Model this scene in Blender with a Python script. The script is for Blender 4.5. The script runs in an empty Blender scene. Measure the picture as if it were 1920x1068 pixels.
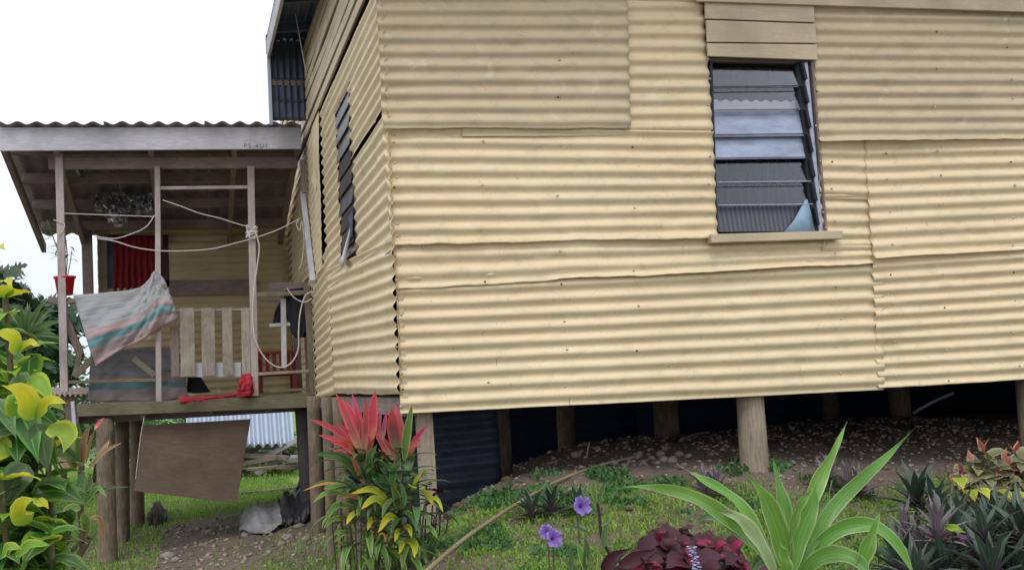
import bpy, bmesh, math, random
import numpy as np
from mathutils import Vector, Matrix, Euler
random.seed(7); RNG = np.random.default_rng(7)
C = bpy.context.scene.collection
R = math.radians

# ---------------------------------------------------------------- camera (eye at the origin, X along the front wall, Y into the scene)
FOC = 2204.0
def _n(v): return v/np.linalg.norm(v)
AX = _n(np.array([8140., -264., FOC])); AY = np.array([-590., 206., FOC]); AY = _n(AY-AX*(AX@AY)); AZ = np.cross(AX, AY)
CM = np.array([AX, AY, AZ])
scn = bpy.context.scene
cd = bpy.data.cameras.new('camera'); cam = bpy.data.objects.new('camera', cd); C.objects.link(cam)
r_, d_, f_ = CM[:, 0], CM[:, 1], CM[:, 2]
cam.matrix_world = Matrix([[r_[i], -d_[i], -f_[i], 0] for i in range(3)]+[[0, 0, 0, 1]])
cd.sensor_width = 36; cd.lens = FOC/1920*36; cd.clip_end = 3000; cd.clip_start = 0.05
scn.camera = cam

# ---------------------------------------------------------------- overcast daylight
w = bpy.data.worlds.new('World'); scn.world = w; w.use_nodes = True
nt = w.node_tree; nt.nodes.clear()
def wn(t, **k):
    n = nt.nodes.new(t)
    for a, b in k.items(): setattr(n, a, b)
    return n
SUN_EL, SUN_AZ = 58, 200
sky = wn('ShaderNodeTexSky', sky_type='NISHITA', sun_disc=False); sky.sun_elevation = R(SUN_EL); sky.sun_rotation = R(SUN_AZ)
tc = wn('ShaderNodeTexCoord'); sep = wn('ShaderNodeSeparateXYZ'); nt.links.new(tc.outputs['Generated'], sep.inputs[0])
cl = wn('ShaderNodeValToRGB'); nt.links.new(sep.outputs[2], cl.inputs[0]); e_ = cl.color_ramp.elements; e_.new(.16); e_.new(.5)
for k_, (p_, c_) in enumerate(((0, (.80, .90, 1.06)), (.16, (1.10, 1.12, 1.18)), (.5, (1.35, 1.37, 1.42)), (1, (1.75, 1.77, 1.82)))): e_[k_].position = p_; e_[k_].color = c_+(1,)
nz_ = wn('ShaderNodeTexNoise'); nz_.inputs['Scale'].default_value = 2.6; nz_.inputs['Detail'].default_value = 3
nt.links.new(tc.outputs['Generated'], nz_.inputs['Vector'])
fac = wn('ShaderNodeMapRange'); fac.inputs[1].default_value = .35; fac.inputs[2].default_value = .6; fac.inputs[3].default_value = .86; fac.inputs[4].default_value = .98
nt.links.new(nz_.outputs['Fac'], fac.inputs[0])
mx = wn('ShaderNodeMix', data_type='RGBA'); nt.links.new(fac.outputs[0], mx.inputs[0]); nt.links.new(sky.outputs[0], mx.inputs[6]); sc_ = wn('ShaderNodeVectorMath', operation='SCALE'); sc_.inputs['Scale'].default_value = 10; nt.links.new(cl.outputs[0], sc_.inputs[0]); nt.links.new(sc_.outputs[0], mx.inputs[7])
bg = wn('ShaderNodeBackground'); bg.inputs[1].default_value = 0.1; nt.links.new(mx.outputs[2], bg.inputs[0])
ou = wn('ShaderNodeOutputWorld'); nt.links.new(bg.outputs[0], ou.inputs[0])
sl = bpy.data.lights.new('sun', 'SUN'); sl.energy = 1.0; sl.angle = R(22); sl.color = (1, .96, .9)
so = bpy.data.objects.new('sun', sl); C.objects.link(so)
az = R(SUN_AZ); el = R(SUN_EL)
sd = Vector((math.sin(az)*math.cos(el), math.cos(az)*math.cos(el), math.sin(el)))   # towards the sun
so.rotation_euler = sd.to_track_quat('Z', 'Y').to_euler()
scn.view_settings.view_transform = 'Standard'; scn.view_settings.look = 'None'; scn.view_settings.gamma = 1; scn.view_settings.use_curve_mapping = False
scn.view_settings.exposure = 0.0

# ---------------------------------------------------------------- helpers
def ray(px, py): return CM@np.array([px-960., py-534., FOC])
def PY(px, py, y): r = ray(px, py); return r*(y/r[1])
def PX(px, py, x): r = ray(px, py); return r*(x/r[0])

TP = [(3.01,6.1,-.6),(2.44,6.4,-.53),(1.86,6.6,-.56),(2.04,7.2,-.51),(3.19,7.8,-.49),(5.09,8.5,-.5),(7.38,9.5,-.58),(5.1,6.6,-.62),
 (1.45,6.3,-.6),(1.15,6.0,-.72),(1.57,5.6,-.66),(2.32,5.4,-.70),(3.25,5.5,-.79),(1.36,4.9,-.8),(2.45,4.6,-.86),(3.5,4.6,-.96),
 (.96,5.0,-.83),(.98,10.3,-1.17),(.83,7.5,-1.14),(.25,8.5,-1.19),(-.77,10.4,-1.36),(-.71,11.5,-1.33),(-.64,12.8,-1.3),(1.18,15,-1.19),
 (-.48,15,-1.26),(.5,14,-1.22),(.91,10.8,-1.1),(.1,11,-1.24),(.4,6,-.98),(.9,6.3,-1.0),(1.25,7.6,-1.12),(1.7,8.2,-.8),(1.8,10,-1.0),(-1,5,-1.25),(-3,8,-1.5),
 (0,0,-1.6),(3,0,-1.6),(-3,0,-1.8),(3,2.5,-1.25),(1,3,-1.2),(-1,3,-1.45),(8,6,-.8),(8,0,-1.5),(-6,14,-1.6),(6,15,-1.0),(0,20,-1.2),(-8,24,-1.8),(8,24,-1.0),(-8,0,-2)]
_P = np.array(TP); _K = len(_P)
def _U(r2): return np.where(r2 > 1e-12, r2*np.log(np.maximum(r2, 1e-12)), 0)
_D = ((_P[:, None, :2]-_P[None, :, :2])**2).sum(-1)
_A = np.zeros((_K+3, _K+3)); _A[:_K, :_K] = _U(_D)+np.eye(_K)*.02; _A[:_K, _K] = 1; _A[:_K, _K+1:] = _P[:, :2]; _A[_K, :_K] = 1; _A[_K+1:, :_K] = _P[:, :2].T
_W = np.linalg.solve(_A, np.concatenate([_P[:, 2], [0, 0, 0]]))
def wob(x, y, s=1.0, seed=0):
    q = 0
    for k in range(5):
        a = seed*1.7+k*2.1; fr = s*(1.0+.77*k)
        q = q+np.sin(fr*(x*math.cos(a)+y*math.sin(a))*2.3+a*3.1)*np.sin(fr*(x*math.sin(a+.9)-y*math.cos(a+.9))*1.7+a)/(1+.5*k)
    return q/2.2
def H(x, y):
    x = np.asarray(x, float); y = np.asarray(y, float); sh = x.shape; xf = np.clip(x.ravel(), -9, 9); yf = np.clip(y.ravel(), -1, 25)
    z = _U((xf[:, None]-_P[None, :, 0])**2+(yf[:, None]-_P[None, :, 1])**2)@_W[:_K]+_W[_K]+_W[_K+1]*xf+_W[_K+2]*yf
    z = z+wob(xf, yf, 1.6, 1)*.022+wob(xf, yf, 5, 2)*.012+wob(xf, yf, 13, 3)*.005
    return z.reshape(sh)
def G(px, py, y0=3.0, y1=30):
    """where the line of sight first meets the ground"""
    ys = np.linspace(y0, y1, 1200); r = ray(px, py); pts = r[None, :]*(ys/r[1])[:, None]
    below = pts[:, 2] < H(pts[:, 0], pts[:, 1]); i = int(np.argmax(below)) if below.any() else -1
    p = pts[i].copy(); p[2] = float(H(p[0], p[1])); return p

def org(o):
    v = np.zeros(3)
    while o is not None: v += np.array(o.location); o = o.parent
    return v
def tag(o, label=None, cat=None, group=None, kind=None):
    if label: o['label'] = label
    if cat: o['category'] = cat
    if group: o['group'] = group
    if kind: o['kind'] = kind
    return o
def thing(name, loc, label, cat, group=None):
    o = bpy.data.objects.new(name, None); o.empty_display_size = .1; o.location = tuple(float(v) for v in loc); C.objects.link(o)
    return tag(o, label, cat, group)
def mesh(name, vs, fs, mats, uv=None, smooth=False, midx=None):
    me = bpy.data.meshes.new(name)
    vs = np.asarray(vs, float)
    if isinstance(fs, np.ndarray):
        nf, k = fs.shape
        me.vertices.add(len(vs)); me.vertices.foreach_set('co', vs.ravel())
        me.loops.add(nf*k); me.loops.foreach_set('vertex_index', fs.ravel().astype(np.int32))
        me.polygons.add(nf); me.polygons.foreach_set('loop_start', np.arange(0, nf*k, k, dtype=np.int32))
        me.update(calc_edges=True)
    else:
        me.from_pydata([tuple(v) for v in vs], [], fs); me.update()
    if uv is not None:
        uv = np.asarray(uv, float); ul = me.uv_layers.new(name='UVMap')
        li = np.zeros(len(me.loops), dtype=np.int32); me.loops.foreach_get('vertex_index', li)
        ul.data.foreach_set('uv', uv[li].ravel() if len(uv) == len(vs) else uv.ravel())
    for m in (mats if isinstance(mats, (list, tuple)) else [mats]): me.materials.append(m)
    if midx is not None: me.polygons.foreach_set('material_index', np.asarray(midx, dtype=np.int32))
    if smooth: me.polygons.foreach_set('use_smooth', np.ones(len(me.polygons), dtype=bool))
    return me
def mk(name, vs, fs, mat, parent=None, uv=None, smooth=False, solid=0, bevel=0, midx=None, kind=None, loc=None):
    vs = np.asarray(vs, float); o0 = org(parent) if parent else np.zeros(3)
    l = np.zeros(3)
    if loc is not None: l = np.asarray(loc, float)-o0
    elif parent is None: l = vs.mean(0) if len(vs) < 5000 and name not in NOLOC else np.zeros(3)
    o = bpy.data.objects.new(name, mesh(name, vs-o0-l, fs, mat, uv, smooth, midx)); C.objects.link(o)
    o.location = tuple(l); o.parent = parent
    if solid: s = o.modifiers.new('s', 'SOLIDIFY'); s.thickness = solid; s.offset = -1
    if bevel: b = o.modifiers.new('b', 'BEVEL'); b.width = bevel; b.segments = 1
    if kind: o['kind'] = kind
    return o
NOLOC = {'ground', 'sky'}
def inst(me, name, parent, pos, rz=0., tilt=0., s=1., roll=0.):
    o = bpy.data.objects.new(name, me); C.objects.link(o); o.parent = parent
    l = np.asarray(pos, float)-(org(parent) if parent else 0)
    o.matrix_local = Matrix.Translation(tuple(l))@Matrix.Rotation(rz, 4, 'Z')@Matrix.Rotation(tilt, 4, 'X')@Matrix.Rotation(roll, 4, 'Y')@Matrix.Scale(s, 4)
    return o
def grid_faces(nr, nc, base=0):
    i = np.arange(nr-1)[:, None]*nc+np.arange(nc-1)[None, :]+base
    return np.stack([i, i+1, i+nc+1, i+nc], -1).reshape(-1, 4)

# boxes between two points, with UV (u across, v along, metres)
def box_vf(p0, p1, wd, ht, up=(0, 0, 1), nseg=1, warp=0., seed=0):
    p0 = np.asarray(p0, float); p1 = np.asarray(p1, float); d = _n(p1-p0); up = np.asarray(up, float)
    s = np.cross(d, up)
    if np.linalg.norm(s) < 1e-6: s = np.cross(d, (1, 0, 0))
    s = _n(s); u = np.cross(s, d); L = np.linalg.norm(p1-p0); vs = []; rs = random.Random(seed)
    for k in range(nseg+1):
        t = k/nseg; c = p0+(p1-p0)*t+(s*rs.uniform(-1, 1)+u*rs.uniform(-1, 1))*warp
        for a, b in ((-1, -1), (1, -1), (1, 1), (-1, 1)): vs.append(c+s*a*wd/2+u*b*ht/2)
    fs = []; uvs = []
    per = [0, wd, wd+ht, 2*wd+ht, 2*(wd+ht)]; so_ = rs.uniform(0, 9)
    for k in range(nseg):
        for j in range(4):
            a = 4*k+j; b = 4*k+(j+1) % 4; fs.append((a, b, b+4, a+4))
            v0, v1 = L*k/nseg+so_, L*(k+1)/nseg+so_
            uvs += [(per[j], v0), (per[j+1], v0), (per[j+1], v1), (per[j], v1)]
    fs.append((3, 2, 1, 0)); e = 4*nseg; fs.append((e, e+1, e+2, e+3)); uvs += [(0, 0), (.05, 0), (.05, .05), (0, .05)]*2
    return np.array(vs), fs, uvs
def beam(name, p0, p1, wd, ht, mat, parent=None, up=(0, 0, 1), nseg=1, warp=0., bevel=.003):
    v, f, uv = box_vf(p0, p1, wd, ht, up, nseg, warp, seed=random.random())
    return mk(name, v, f, mat, parent, uv, bevel=bevel)
def plate(name, pts, nrm, th, mat, parent=None, bevel=.002):
    """a board from four corners of its face (round the edge) and a depth away from the viewer"""
    p = [np.asarray(q, float) for q in pts]; b = [q-np.asarray(nrm, float)*th for q in p]; so_ = random.uniform(0, 9)
    fs = [(0, 1, 2, 3), (7, 6, 5, 4)]+[(i, i+4, (i+1) % 4+4, (i+1) % 4) for i in range(4)]
    L = np.linalg.norm(p[1]-p[0]); h = np.linalg.norm(p[3]-p[0]); f_uv = [(0, so_), (0, so_+L), (h, so_+L), (h, so_)] if L > h else [(0, so_), (L, so_), (L, so_+h), (0, so_+h)]
    uv = f_uv+f_uv[::-1]+[(0, 0), (.02, 0), (.02, .02), (0, .02)]*4
    return mk(name, p+b, fs, mat, parent, uv, bevel=bevel)
def log(name, p0, p1, r0, r1, mat, parent=None, n=16, rings=9, rough=.06, seed=0):
    p0 = np.asarray(p0, float); p1 = np.asarray(p1, float); d = _n(p1-p0); a = np.cross(d, (0, 1, 0) if abs(d[1]) < .8 else (1, 0, 0)); a = _n(a); b = np.cross(d, a); L = np.linalg.norm(p1-p0)
    vs = []; uv = []
    for k in range(rings+1):
        t = k/rings; r = r0+(r1-r0)*t; c = p0+(p1-p0)*t
        for j in range(n):
            th = 2*math.pi*j/n; rr = r*(1+rough*float(wob(np.array(th*1.0), np.array(t*L*2), 1.0, seed+3))*(.5+.5*math.sin(th)**2))
            vs.append(c+(a*math.cos(th)+b*math.sin(th))*rr)
    fs = [(k*n+j, k*n+(j+1) % n, (k+1)*n+(j+1) % n, (k+1)*n+j) for k in range(rings) for j in range(n)]
    for k in range(rings):
        for j in range(n): uv += [(2*r0*3.14*j/n, L*k/rings+seed), (2*r0*3.14*(j+1)/n, L*k/rings+seed), (2*r0*3.14*(j+1)/n, L*(k+1)/rings+seed), (2*r0*3.14*j/n, L*(k+1)/rings+seed)]
    fs += [tuple(range(n))[::-1], tuple(range(rings*n, rings*n+n))]; uv += [(.1*math.cos(j), .1*math.sin(j)) for j in range(n)]*2
    o = mk(name, vs, fs, mat, parent, uv, smooth=True)
    o.data.polygons[-1].use_smooth = False; o.data.polygons[-2].use_smooth = False
    return o
def spline(pts, n):
    P = np.asarray(pts, float)
    if len(P) == 2: t = np.linspace(0, 1, n)[:, None]; return P[0]*(1-t)+P[1]*t
    Q = np.vstack([2*P[0]-P[1], P, 2*P[-1]-P[-2]]); out = []
    for u in np.linspace(0, len(P)-1-1e-9, n):
        i = int(u); t = u-i; a, b, c, d = Q[i:i+4]
        out.append(.5*((2*b)+(-a+c)*t+(2*a-5*b+4*c-d)*t*t+(-a+3*b-3*c+d)*t**3))
    return np.array(out)
def tube_vf(pts, r, n=40, k=6):
    c = spline(pts, n); r = np.broadcast_to(np.interp(np.linspace(0, 1, n), np.linspace(0, 1, np.size(r)), np.atleast_1d(r)), (n,))
    T = np.gradient(c, axis=0); T /= np.linalg.norm(T, axis=1)[:, None]+1e-12; a = np.array([.3, 1, .2]); vs = []
    for i in range(n):
        s = _n(np.cross(T[i], a)); u = np.cross(T[i], s)
        for j in range(k): th = 2*math.pi*j/k; vs.append(c[i]+(s*math.cos(th)+u*math.sin(th))*r[i])
    fs = [(i*k+j, i*k+(j+1) % k, (i+1)*k+(j+1) % k, (i+1)*k+j) for i in range(n-1) for j in range(k)]+[tuple(range(k))[::-1], tuple(range((n-1)*k, n*k))]
    return vs, fs
def tube(name, pts, r, mat, parent=None, n=40, k=6):
    vs, fs = tube_vf(pts, r, n, k); return mk(name, vs, fs, mat, parent, smooth=True)
def join_vf(items):
    V_, F_, off = [], [], 0
    for v, f in items:
        V_ += [tuple(q) for q in v]; F_ += [tuple(i+off for i in t) for t in f]; off += len(v)
    return V_, F_

# corrugated sheet: TL, TR, BR, BL corners; ridges run TL->TR
def sheet_vf(TL, TR, BR, BL, nrm, pitch=.076, amp=.0095, off=0., phase=0., rag=.004, edge=.004, dents=(), seed=0, step=.06, lift=0., per=8, gphase=None, bulge=.006):
    TL, TR, BR, BL, nrm = [np.asarray(q, float) for q in (TL, TR, BR, BL, nrm)]
    Lu = np.linalg.norm(TR-TL); Lv = (np.linalg.norm(BL-TL)+np.linalg.norm(BR-TR))/2
    nv = max(3, int(Lv/pitch*per)+1); nu = max(3, int(Lu/step)+2)
    u = np.linspace(0, 1, nu)[None, :, None]; v = np.linspace(0, 1, nv)[:, None, None]
    p = (TL*(1-u)+TR*u)*(1-v)+(BL*(1-u)+BR*u)*v
    um = (u*Lu)[..., 0]; vm = (v*Lv)[..., 0]
    e = rag*wob(vm*9+0*um, vm*0+seed, 1.3, seed)
    wgt = np.zeros_like(um); wgt = wgt+np.where(u[..., 0] == 0, 1, 0)+np.where(u[..., 0] >= 1-1e-9, 1, 0)
    du = _n(TR-TL); dv = _n(BL-TL)
    p = p+du*(e*wgt)[..., None]
    ph = 2*math.pi*(vm/pitch)+phase if gphase is None else 2*math.pi*(p@gphase)/pitch
    ph = ph+.35*wob(um*.8, vm*1.5, 1, seed+1)+0*um
    h = off+amp*(1+.12*wob(um, vm, 1.5, seed+4))*np.cos(ph)+bulge*wob(um*.8, vm*1.3, .8, seed+2)+.0012*wob(um*4, vm*6, 1.2, seed+9)
    ev = edge*(wob(um*2.2, um*.3, 1, seed+5)+.5*wob(um*9, um, 1, seed+6))
    p = p+dv*(np.where(v[..., 0] >= 1-1e-9, 1, np.where(v[..., 0] > 1-1.2*pitch/Lv, .5, 0))*ev)[..., None]
    h = h+lift*np.exp(-(Lv-vm)/.05)*(.6+.4*np.sin(um*2+seed))
    for (cu, cv, r, dep) in dents: h = h+dep*np.exp(-(((um-cu)/r)**2+((vm-cv)/(r*.8))**2))
    p = p+nrm*h[..., None]
    uv = np.stack([um+0*vm+seed*1.3, vm+0*um], -1).reshape(-1, 2)
    return p.reshape(-1, 3), grid_faces(nv, nu), uv, (Lu, Lv, h)
def sheet(name, parent, mat, TL, TR, BR, BL, nrm, solid=.0012, **k):
    if mat in (CREAM, CREAM_SHADE):
        rs = random.Random(k.get('seed', 0)+500); Lu = np.linalg.norm(np.asarray(TR, float)-TL); Lv = np.linalg.norm(np.asarray(BL, float)-TL)
        k['dents'] = tuple(k.get('dents', ()))+tuple((rs.uniform(0, Lu), rs.uniform(0, Lv), rs.uniform(.012, .035), rs.choice((-1, -1, 1))*rs.uniform(.003, .009)) for _ in range(int(4+Lu*Lv*9)))
        k.setdefault('step', .03)
    v, f, uv, _ = sheet_vf(TL, TR, BR, BL, nrm, **k)
    if np.dot(np.cross(np.asarray(TR, float)-TL, np.asarray(BL, float)-TL), nrm) < 0: f = f[:, ::-1].copy()
    f = f[:, ::-1].copy() if np.dot(np.cross(v[f[0][1]]-v[f[0][0]], v[f[0][2]]-v[f[0][0]]), nrm) < 0 else f
    return mk(name, v, f, mat, parent, uv, smooth=True, solid=solid)

# ---------------------------------------------------------------- materials
def srgb(r, g, b):
    return tuple((c/255/12.92 if c/255 <= .04045 else ((c/255+.055)/1.055)**2.4) for c in (r, g, b))+(1,)
class MT:
    def __init__(s, name):
        s.m = bpy.data.materials.new(name); s.m.use_nodes = True; s.t = s.m.node_tree; s.p = s.t.nodes['Principled BSDF']; s.o = s.t.nodes['Material Output']
    def n(s, t, **k):
        q = s.t.nodes.new(t)
        for a, b in k.items():
            if a.startswith('i_'): q.inputs[a[2:].replace('_', ' ')].default_value = b
            else: setattr(q, a, b)
        return q
    def l(s, a, b): s.t.links.new(a, b)
    def coord(s, which='Object', scale=(1, 1, 1)):
        t = s.n('ShaderNodeTexCoord'); mp = s.n('ShaderNodeMapping'); mp.inputs['Scale'].default_value = scale; s.l(t.outputs[which], mp.inputs[0])
        if which != 'Object': return mp.outputs[0]
        return mp.outputs[0]
    def noise(s, vec, scale, detail=4, rough=.6, dist=0.):
        q = s.n('ShaderNodeTexNoise'); q.inputs['Scale'].default_value = scale; q.inputs['Detail'].default_value = detail; q.inputs['Roughness'].default_value = rough; q.inputs['Distortion'].default_value = dist
        s.l(vec, q.inputs['Vector']); return q.outputs['Fac']
    def ramp(s, fac, stops):
        q = s.n('ShaderNodeValToRGB'); e = q.color_ramp.elements
        while len(e) < len(stops): e.new(.5)
        for i, (p, c) in enumerate(stops): e[i].position = p; e[i].color = c if len(c) == 4 else tuple(c)+(1,)
        s.l(fac, q.inputs[0]); return q.outputs[0]
    def mix(s, fac, a, b, blend='MIX'):
        q = s.n('ShaderNodeMix', data_type='RGBA', blend_type=blend)
        for sk, v in ((0, fac), (6, a), (7, b)):
            if hasattr(v, 'links'): s.l(v, q.inputs[sk])
            else: q.inputs[sk].default_value = v
        return q.outputs[2]
    def rng(s, fac, a, b, c, d):
        q = s.n('ShaderNodeMapRange'); 
        for i, v in enumerate((a, b, c, d)): q.inputs[i+1].default_value = v
        s.l(fac, q.inputs[0]); return q.outputs[0]
    def math(s, op, a, b=0.):
        q = s.n('ShaderNodeMath', operation=op)
        for i, v in enumerate((a, b)):
            if hasattr(v, 'links'): s.l(v, q.inputs[i])
            else: q.inputs[i].default_value = v
        return q.outputs[0]
    def bump(s, hgt, strength=.3, dist=.005):
        q = s.n('ShaderNodeBump'); q.inputs['Strength'].default_value = strength; q.inputs['Distance'].default_value = dist; s.l(hgt, q.inputs['Height']); s.l(q.outputs[0], s.p.inputs['Normal'])
    def col(s, c, rough=.6, metal=0., spec=None):
        if hasattr(c, 'links'): s.l(c, s.p.inputs['Base Color'])
        else: s.p.inputs['Base Color'].default_value = c
        if hasattr(rough, 'links'): s.l(rough, s.p.inputs['Roughness'])
        else: s.p.inputs['Roughness'].default_value = rough
        s.p.inputs['Metallic'].default_value = metal
        if spec is not None: s.p.inputs['Specular IOR Level'].default_value = spec
        return s.m

def m_paint(name, c1, c2, cs, rough=.42, dirt=.35):
    t = MT(name); uv = t.coord('UV', (.8, 2.0, 1)); ob = t.coord('Object'); oi = t.n('ShaderNodeObjectInfo')
    n1 = t.noise(uv, 2.2, 5, .6, .3); n2 = t.noise(ob, 1.3, 4, .6); n3 = t.noise(ob, 26, 5, .7); n4 = t.noise(t.coord('UV', (2.2, 4, 1)), 3.4, 6, .75, .6)
    c = t.mix(t.rng(n2, .3, .7, 0, 1), c1, c2)
    c = t.mix(t.math('MULTIPLY', t.rng(n1, .5, .75, 0, .42), t.rng(n2, .35, .6, .3, 1)), c, cs)
    c = t.mix(t.rng(n4, .5, .8, 0, dirt), c, srgb(132, 120, 96))
    c = t.mix(t.rng(t.noise(ob, 7.5, 3, .5), .64, .72, 0, .45), c, srgb(226, 216, 190))
    c = t.mix(t.rng(n3, .64, .76, 0, .6), c, srgb(122, 110, 86))
    rs_ = t.noise(t.coord('UV', (26, 4, 1)), 2.2, 2, .5); c = t.mix(t.math('MULTIPLY', t.rng(rs_, .69, .76, 0, .6), t.rng(t.noise(ob, 5.1, 2), .52, .58, 0, 1)), c, srgb(112, 82, 52))
    t.bump(n3, .16, .004)
    return t.col(c, t.rng(n3, .3, .7, rough-.04, rough+.18), 0, .45)
def m_wood(name, c1, c2, c3, rough=.8, grain=1.0, moss=None):
    t = MT(name); uv = t.coord('UV', (14, 1.6, 1)); ob = t.coord('Object')
    g = t.noise(uv, 5, 6, .65, .4); big = t.noise(ob, 3.2, 4, .6)
    c = t.ramp(g, [(.25, c1), (.5, c2), (.75, c3)])
    c = t.mix(t.rng(big, .4, .7, 0, .55), c, tuple(q*.62 for q in c1[:3])+(1,))
    if moss: c = t.mix(t.rng(t.noise(ob, 5.3, 5, .7), .5, .7, 0, .6), c, moss)
    c = t.mix(t.rng(t.noise(uv, 22, 3, .6), .62, .72, 0, .5), c, tuple(q*.45 for q in c1[:3])+(1,))
    t.bump(g, .5*grain, .004)
    return t.col(c, rough)
def m_plain(name, c, rough=.6, metal=0., var=.15, scale=8, bump=.0):
    t = MT(name); ob = t.coord('Object'); n = t.noise(ob, scale, 5, .65)
    d = tuple(q*(1-var*2) for q in c[:3])+(1,)
    col = t.mix(t.rng(n, .35, .7, 0, 1), c, d)
    if bump: t.bump(n, bump, .01)
    return t.col(col, rough, metal)
def m_leaf(name, mid, edge, rib=None, tip=None, ew=.72, trans=.35, rough=.38, hv=.04, vv=.5, spots=None, base=None, stripe=None):
    t = MT(name); tcn = t.n('ShaderNodeTexCoord'); sx = t.n('ShaderNodeSeparateXYZ'); t.l(tcn.outputs['UV'], sx.inputs[0])
    e = t.math('MULTIPLY', t.math('ABSOLUTE', t.math('SUBTRACT', sx.outputs[0], .5)), 2.)
    mp = t.n('ShaderNodeMapping'); mp.inputs['Scale'].default_value = (3, 1.2, 1); t.l(tcn.outputs['UV'], mp.inputs[0])
    oi = t.n('ShaderNodeObjectInfo'); ofs = t.n('ShaderNodeCombineXYZ'); t.l(oi.outputs['Random'], ofs.inputs[2])
    ad = t.n('ShaderNodeVectorMath', operation='MULTIPLY_ADD'); ad.inputs[1].default_value = (1, 1, 1); t.l(mp.outputs[0], ad.inputs[0])
    sc = t.n('ShaderNodeVectorMath', operation='SCALE'); sc.inputs['Scale'].default_value = 37; t.l(ofs.outputs[0], sc.inputs[0]); t.l(sc.outputs[0], ad.inputs[2])
    ns = t.noise(ad.outputs[0], 2.4, 4, .6)
    ee = t.math('ADD', e, t.rng(ns, 0, 1, -.22, .22))
    c = t.mix(t.rng(ee, ew-.12, ew+.1, 0, 1), mid, edge)
    c = t.mix(t.rng(ns, .35, .7, 0, .5), c, t.mix(.5, c, tuple(q*.55 for q in mid[:3])+(1,)))
    if stripe:
        mp2 = t.n('ShaderNodeMapping'); mp2.inputs['Scale'].default_value = (16, .5, 1); t.l(tcn.outputs['UV'], mp2.inputs[0])
        c = t.mix(t.rng(t.noise(mp2.outputs[0], 1.6, 2, .5), .45, .6, 0, .7), c, stripe)
    if base: c = t.mix(t.rng(sx.outputs[1], .05, .4, 1, 0), c, base)
    if tip: c = t.mix(t.rng(t.math('ADD', sx.outputs[1], t.rng(ns, 0, 1, -.25, .25)), .55, .95, 0, 1), c, tip)
    if spots: c = t.mix(t.rng(t.noise(ad.outputs[0], 7, 3, .7), .6, .68, 0, .85), c, spots)
    if rib: c = t.mix(t.rng(e, .03, .1, 1, 0), c, rib)
    hs = t.n('ShaderNodeHueSaturation'); t.l(c, hs.inputs['Color'])
    t.l(t.rng(oi.outputs['Random'], 0, 1, .5-hv, .5+hv), hs.inputs['Hue']); t.l(t.rng(t.math('FRACT', t.math('MULTIPLY', oi.outputs['Random'], 7.13)), 0, 1, 1-vv, 1+vv*.6), hs.inputs['Value'])
    c = hs.outputs[0]
    t.col(c, rough, 0, .4)
    mp3 = t.n('ShaderNodeMapping'); mp3.inputs['Scale'].default_value = (1, 9, 1); t.l(tcn.outputs['UV'], mp3.inputs[0])
    t.bump(t.noise(mp3.outputs[0], 3, 2), .25, .003)
    tr = t.n('ShaderNodeBsdfTranslucent'); t.l(t.mix(1., c, (1.0, 1.0, .75, 1), 'MULTIPLY'), tr.inputs[0])
    ms = t.n('ShaderNodeMixShader'); ms.inputs[0].default_value = trans; t.l(t.p.outputs[0], ms.inputs[1]); t.l(tr.outputs[0], ms.inputs[2]); t.l(ms.outputs[0], t.o.inputs[0])
    return t.m

CREAM = m_paint('cream_painted_iron', srgb(228, 211, 175), srgb(220, 200, 162), srgb(176, 172, 150))
CREAM_SHADE = m_paint('shade_toned_cream_iron', srgb(206, 190, 158), srgb(196, 180, 148), srgb(156, 154, 140), .5, .38)  # duller upper-wall light painted in as greyer cream, over the usual stains
CREAMB = m_wood('cream_painted_board', srgb(190, 174, 146), srgb(204, 187, 158), srgb(210, 194, 168), .6, .35)
OLDCREAM = m_paint('dull_ochre_iron', srgb(192, 176, 138), srgb(176, 160, 124), srgb(134, 120, 96), .6)
GREYW = m_wood('weathered_grey_wood', srgb(170, 170, 180), srgb(194, 194, 202), srgb(210, 210, 218))
POSTW = m_wood('pinkish_grey_wood', srgb(154, 142, 142), srgb(182, 170, 168), srgb(198, 188, 184))
DARKW = m_wood('dark_brown_wood', srgb(112, 98, 94), srgb(140, 124, 118), srgb(160, 144, 136))
MOSSW = m_wood('mossy_wood', srgb(92, 86, 70), srgb(122, 114, 94), srgb(144, 136, 116), moss=srgb(92, 98, 66))
PICK = m_wood('pale_weathered_paling', srgb(128, 120, 108), srgb(166, 158, 146), srgb(188, 180, 168), moss=srgb(112, 102, 80))
LOGW = m_wood('debarked_log', srgb(122, 106, 90), srgb(160, 146, 128), srgb(186, 174, 156), grain=.8)
LOGD = m_wood('old_brown_log', srgb(78, 66, 56), srgb(124, 110, 92), srgb(156, 142, 120), grain=1.4, moss=srgb(78, 76, 56))
BLUEM = m_plain('dark_blue_iron', srgb(78, 92, 112), .5, .2, .25, 5)
NAVY = m_plain('navy_sheeting', srgb(40, 52, 78), .7, 0, .2, 3)
ROOFM = m_plain('dull_roof_iron', srgb(140, 130, 140), .55, .3, .2, 6)
UNDER = m_plain('dirty_roof_underside', srgb(92, 82, 86), .7, .1, .25, 4)
GALV = m_plain('galvanised_iron', srgb(160, 172, 190), .4, .5, .06, 3)
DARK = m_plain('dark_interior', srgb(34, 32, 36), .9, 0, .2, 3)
FOIL = m_plain('silver_foil', srgb(205, 210, 212), .3, .85, .2, 14, .3)
ALU = m_plain('pale_aluminium', srgb(176, 184, 204), .35, .35, .06, 5)
RUBBER = m_plain('black_rubber_seal', srgb(28, 32, 40), .6, 0, .1)
ROPE = m_plain('white_cord', srgb(214, 208, 206), .8, 0, .08, 40)
REDC = m_plain('red_curtain_cloth', srgb(140, 24, 38), .8, 0, .22, 6)
REDP = m_plain('red_plastic', srgb(206, 34, 40), .35, 0, .05, 4)
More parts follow.
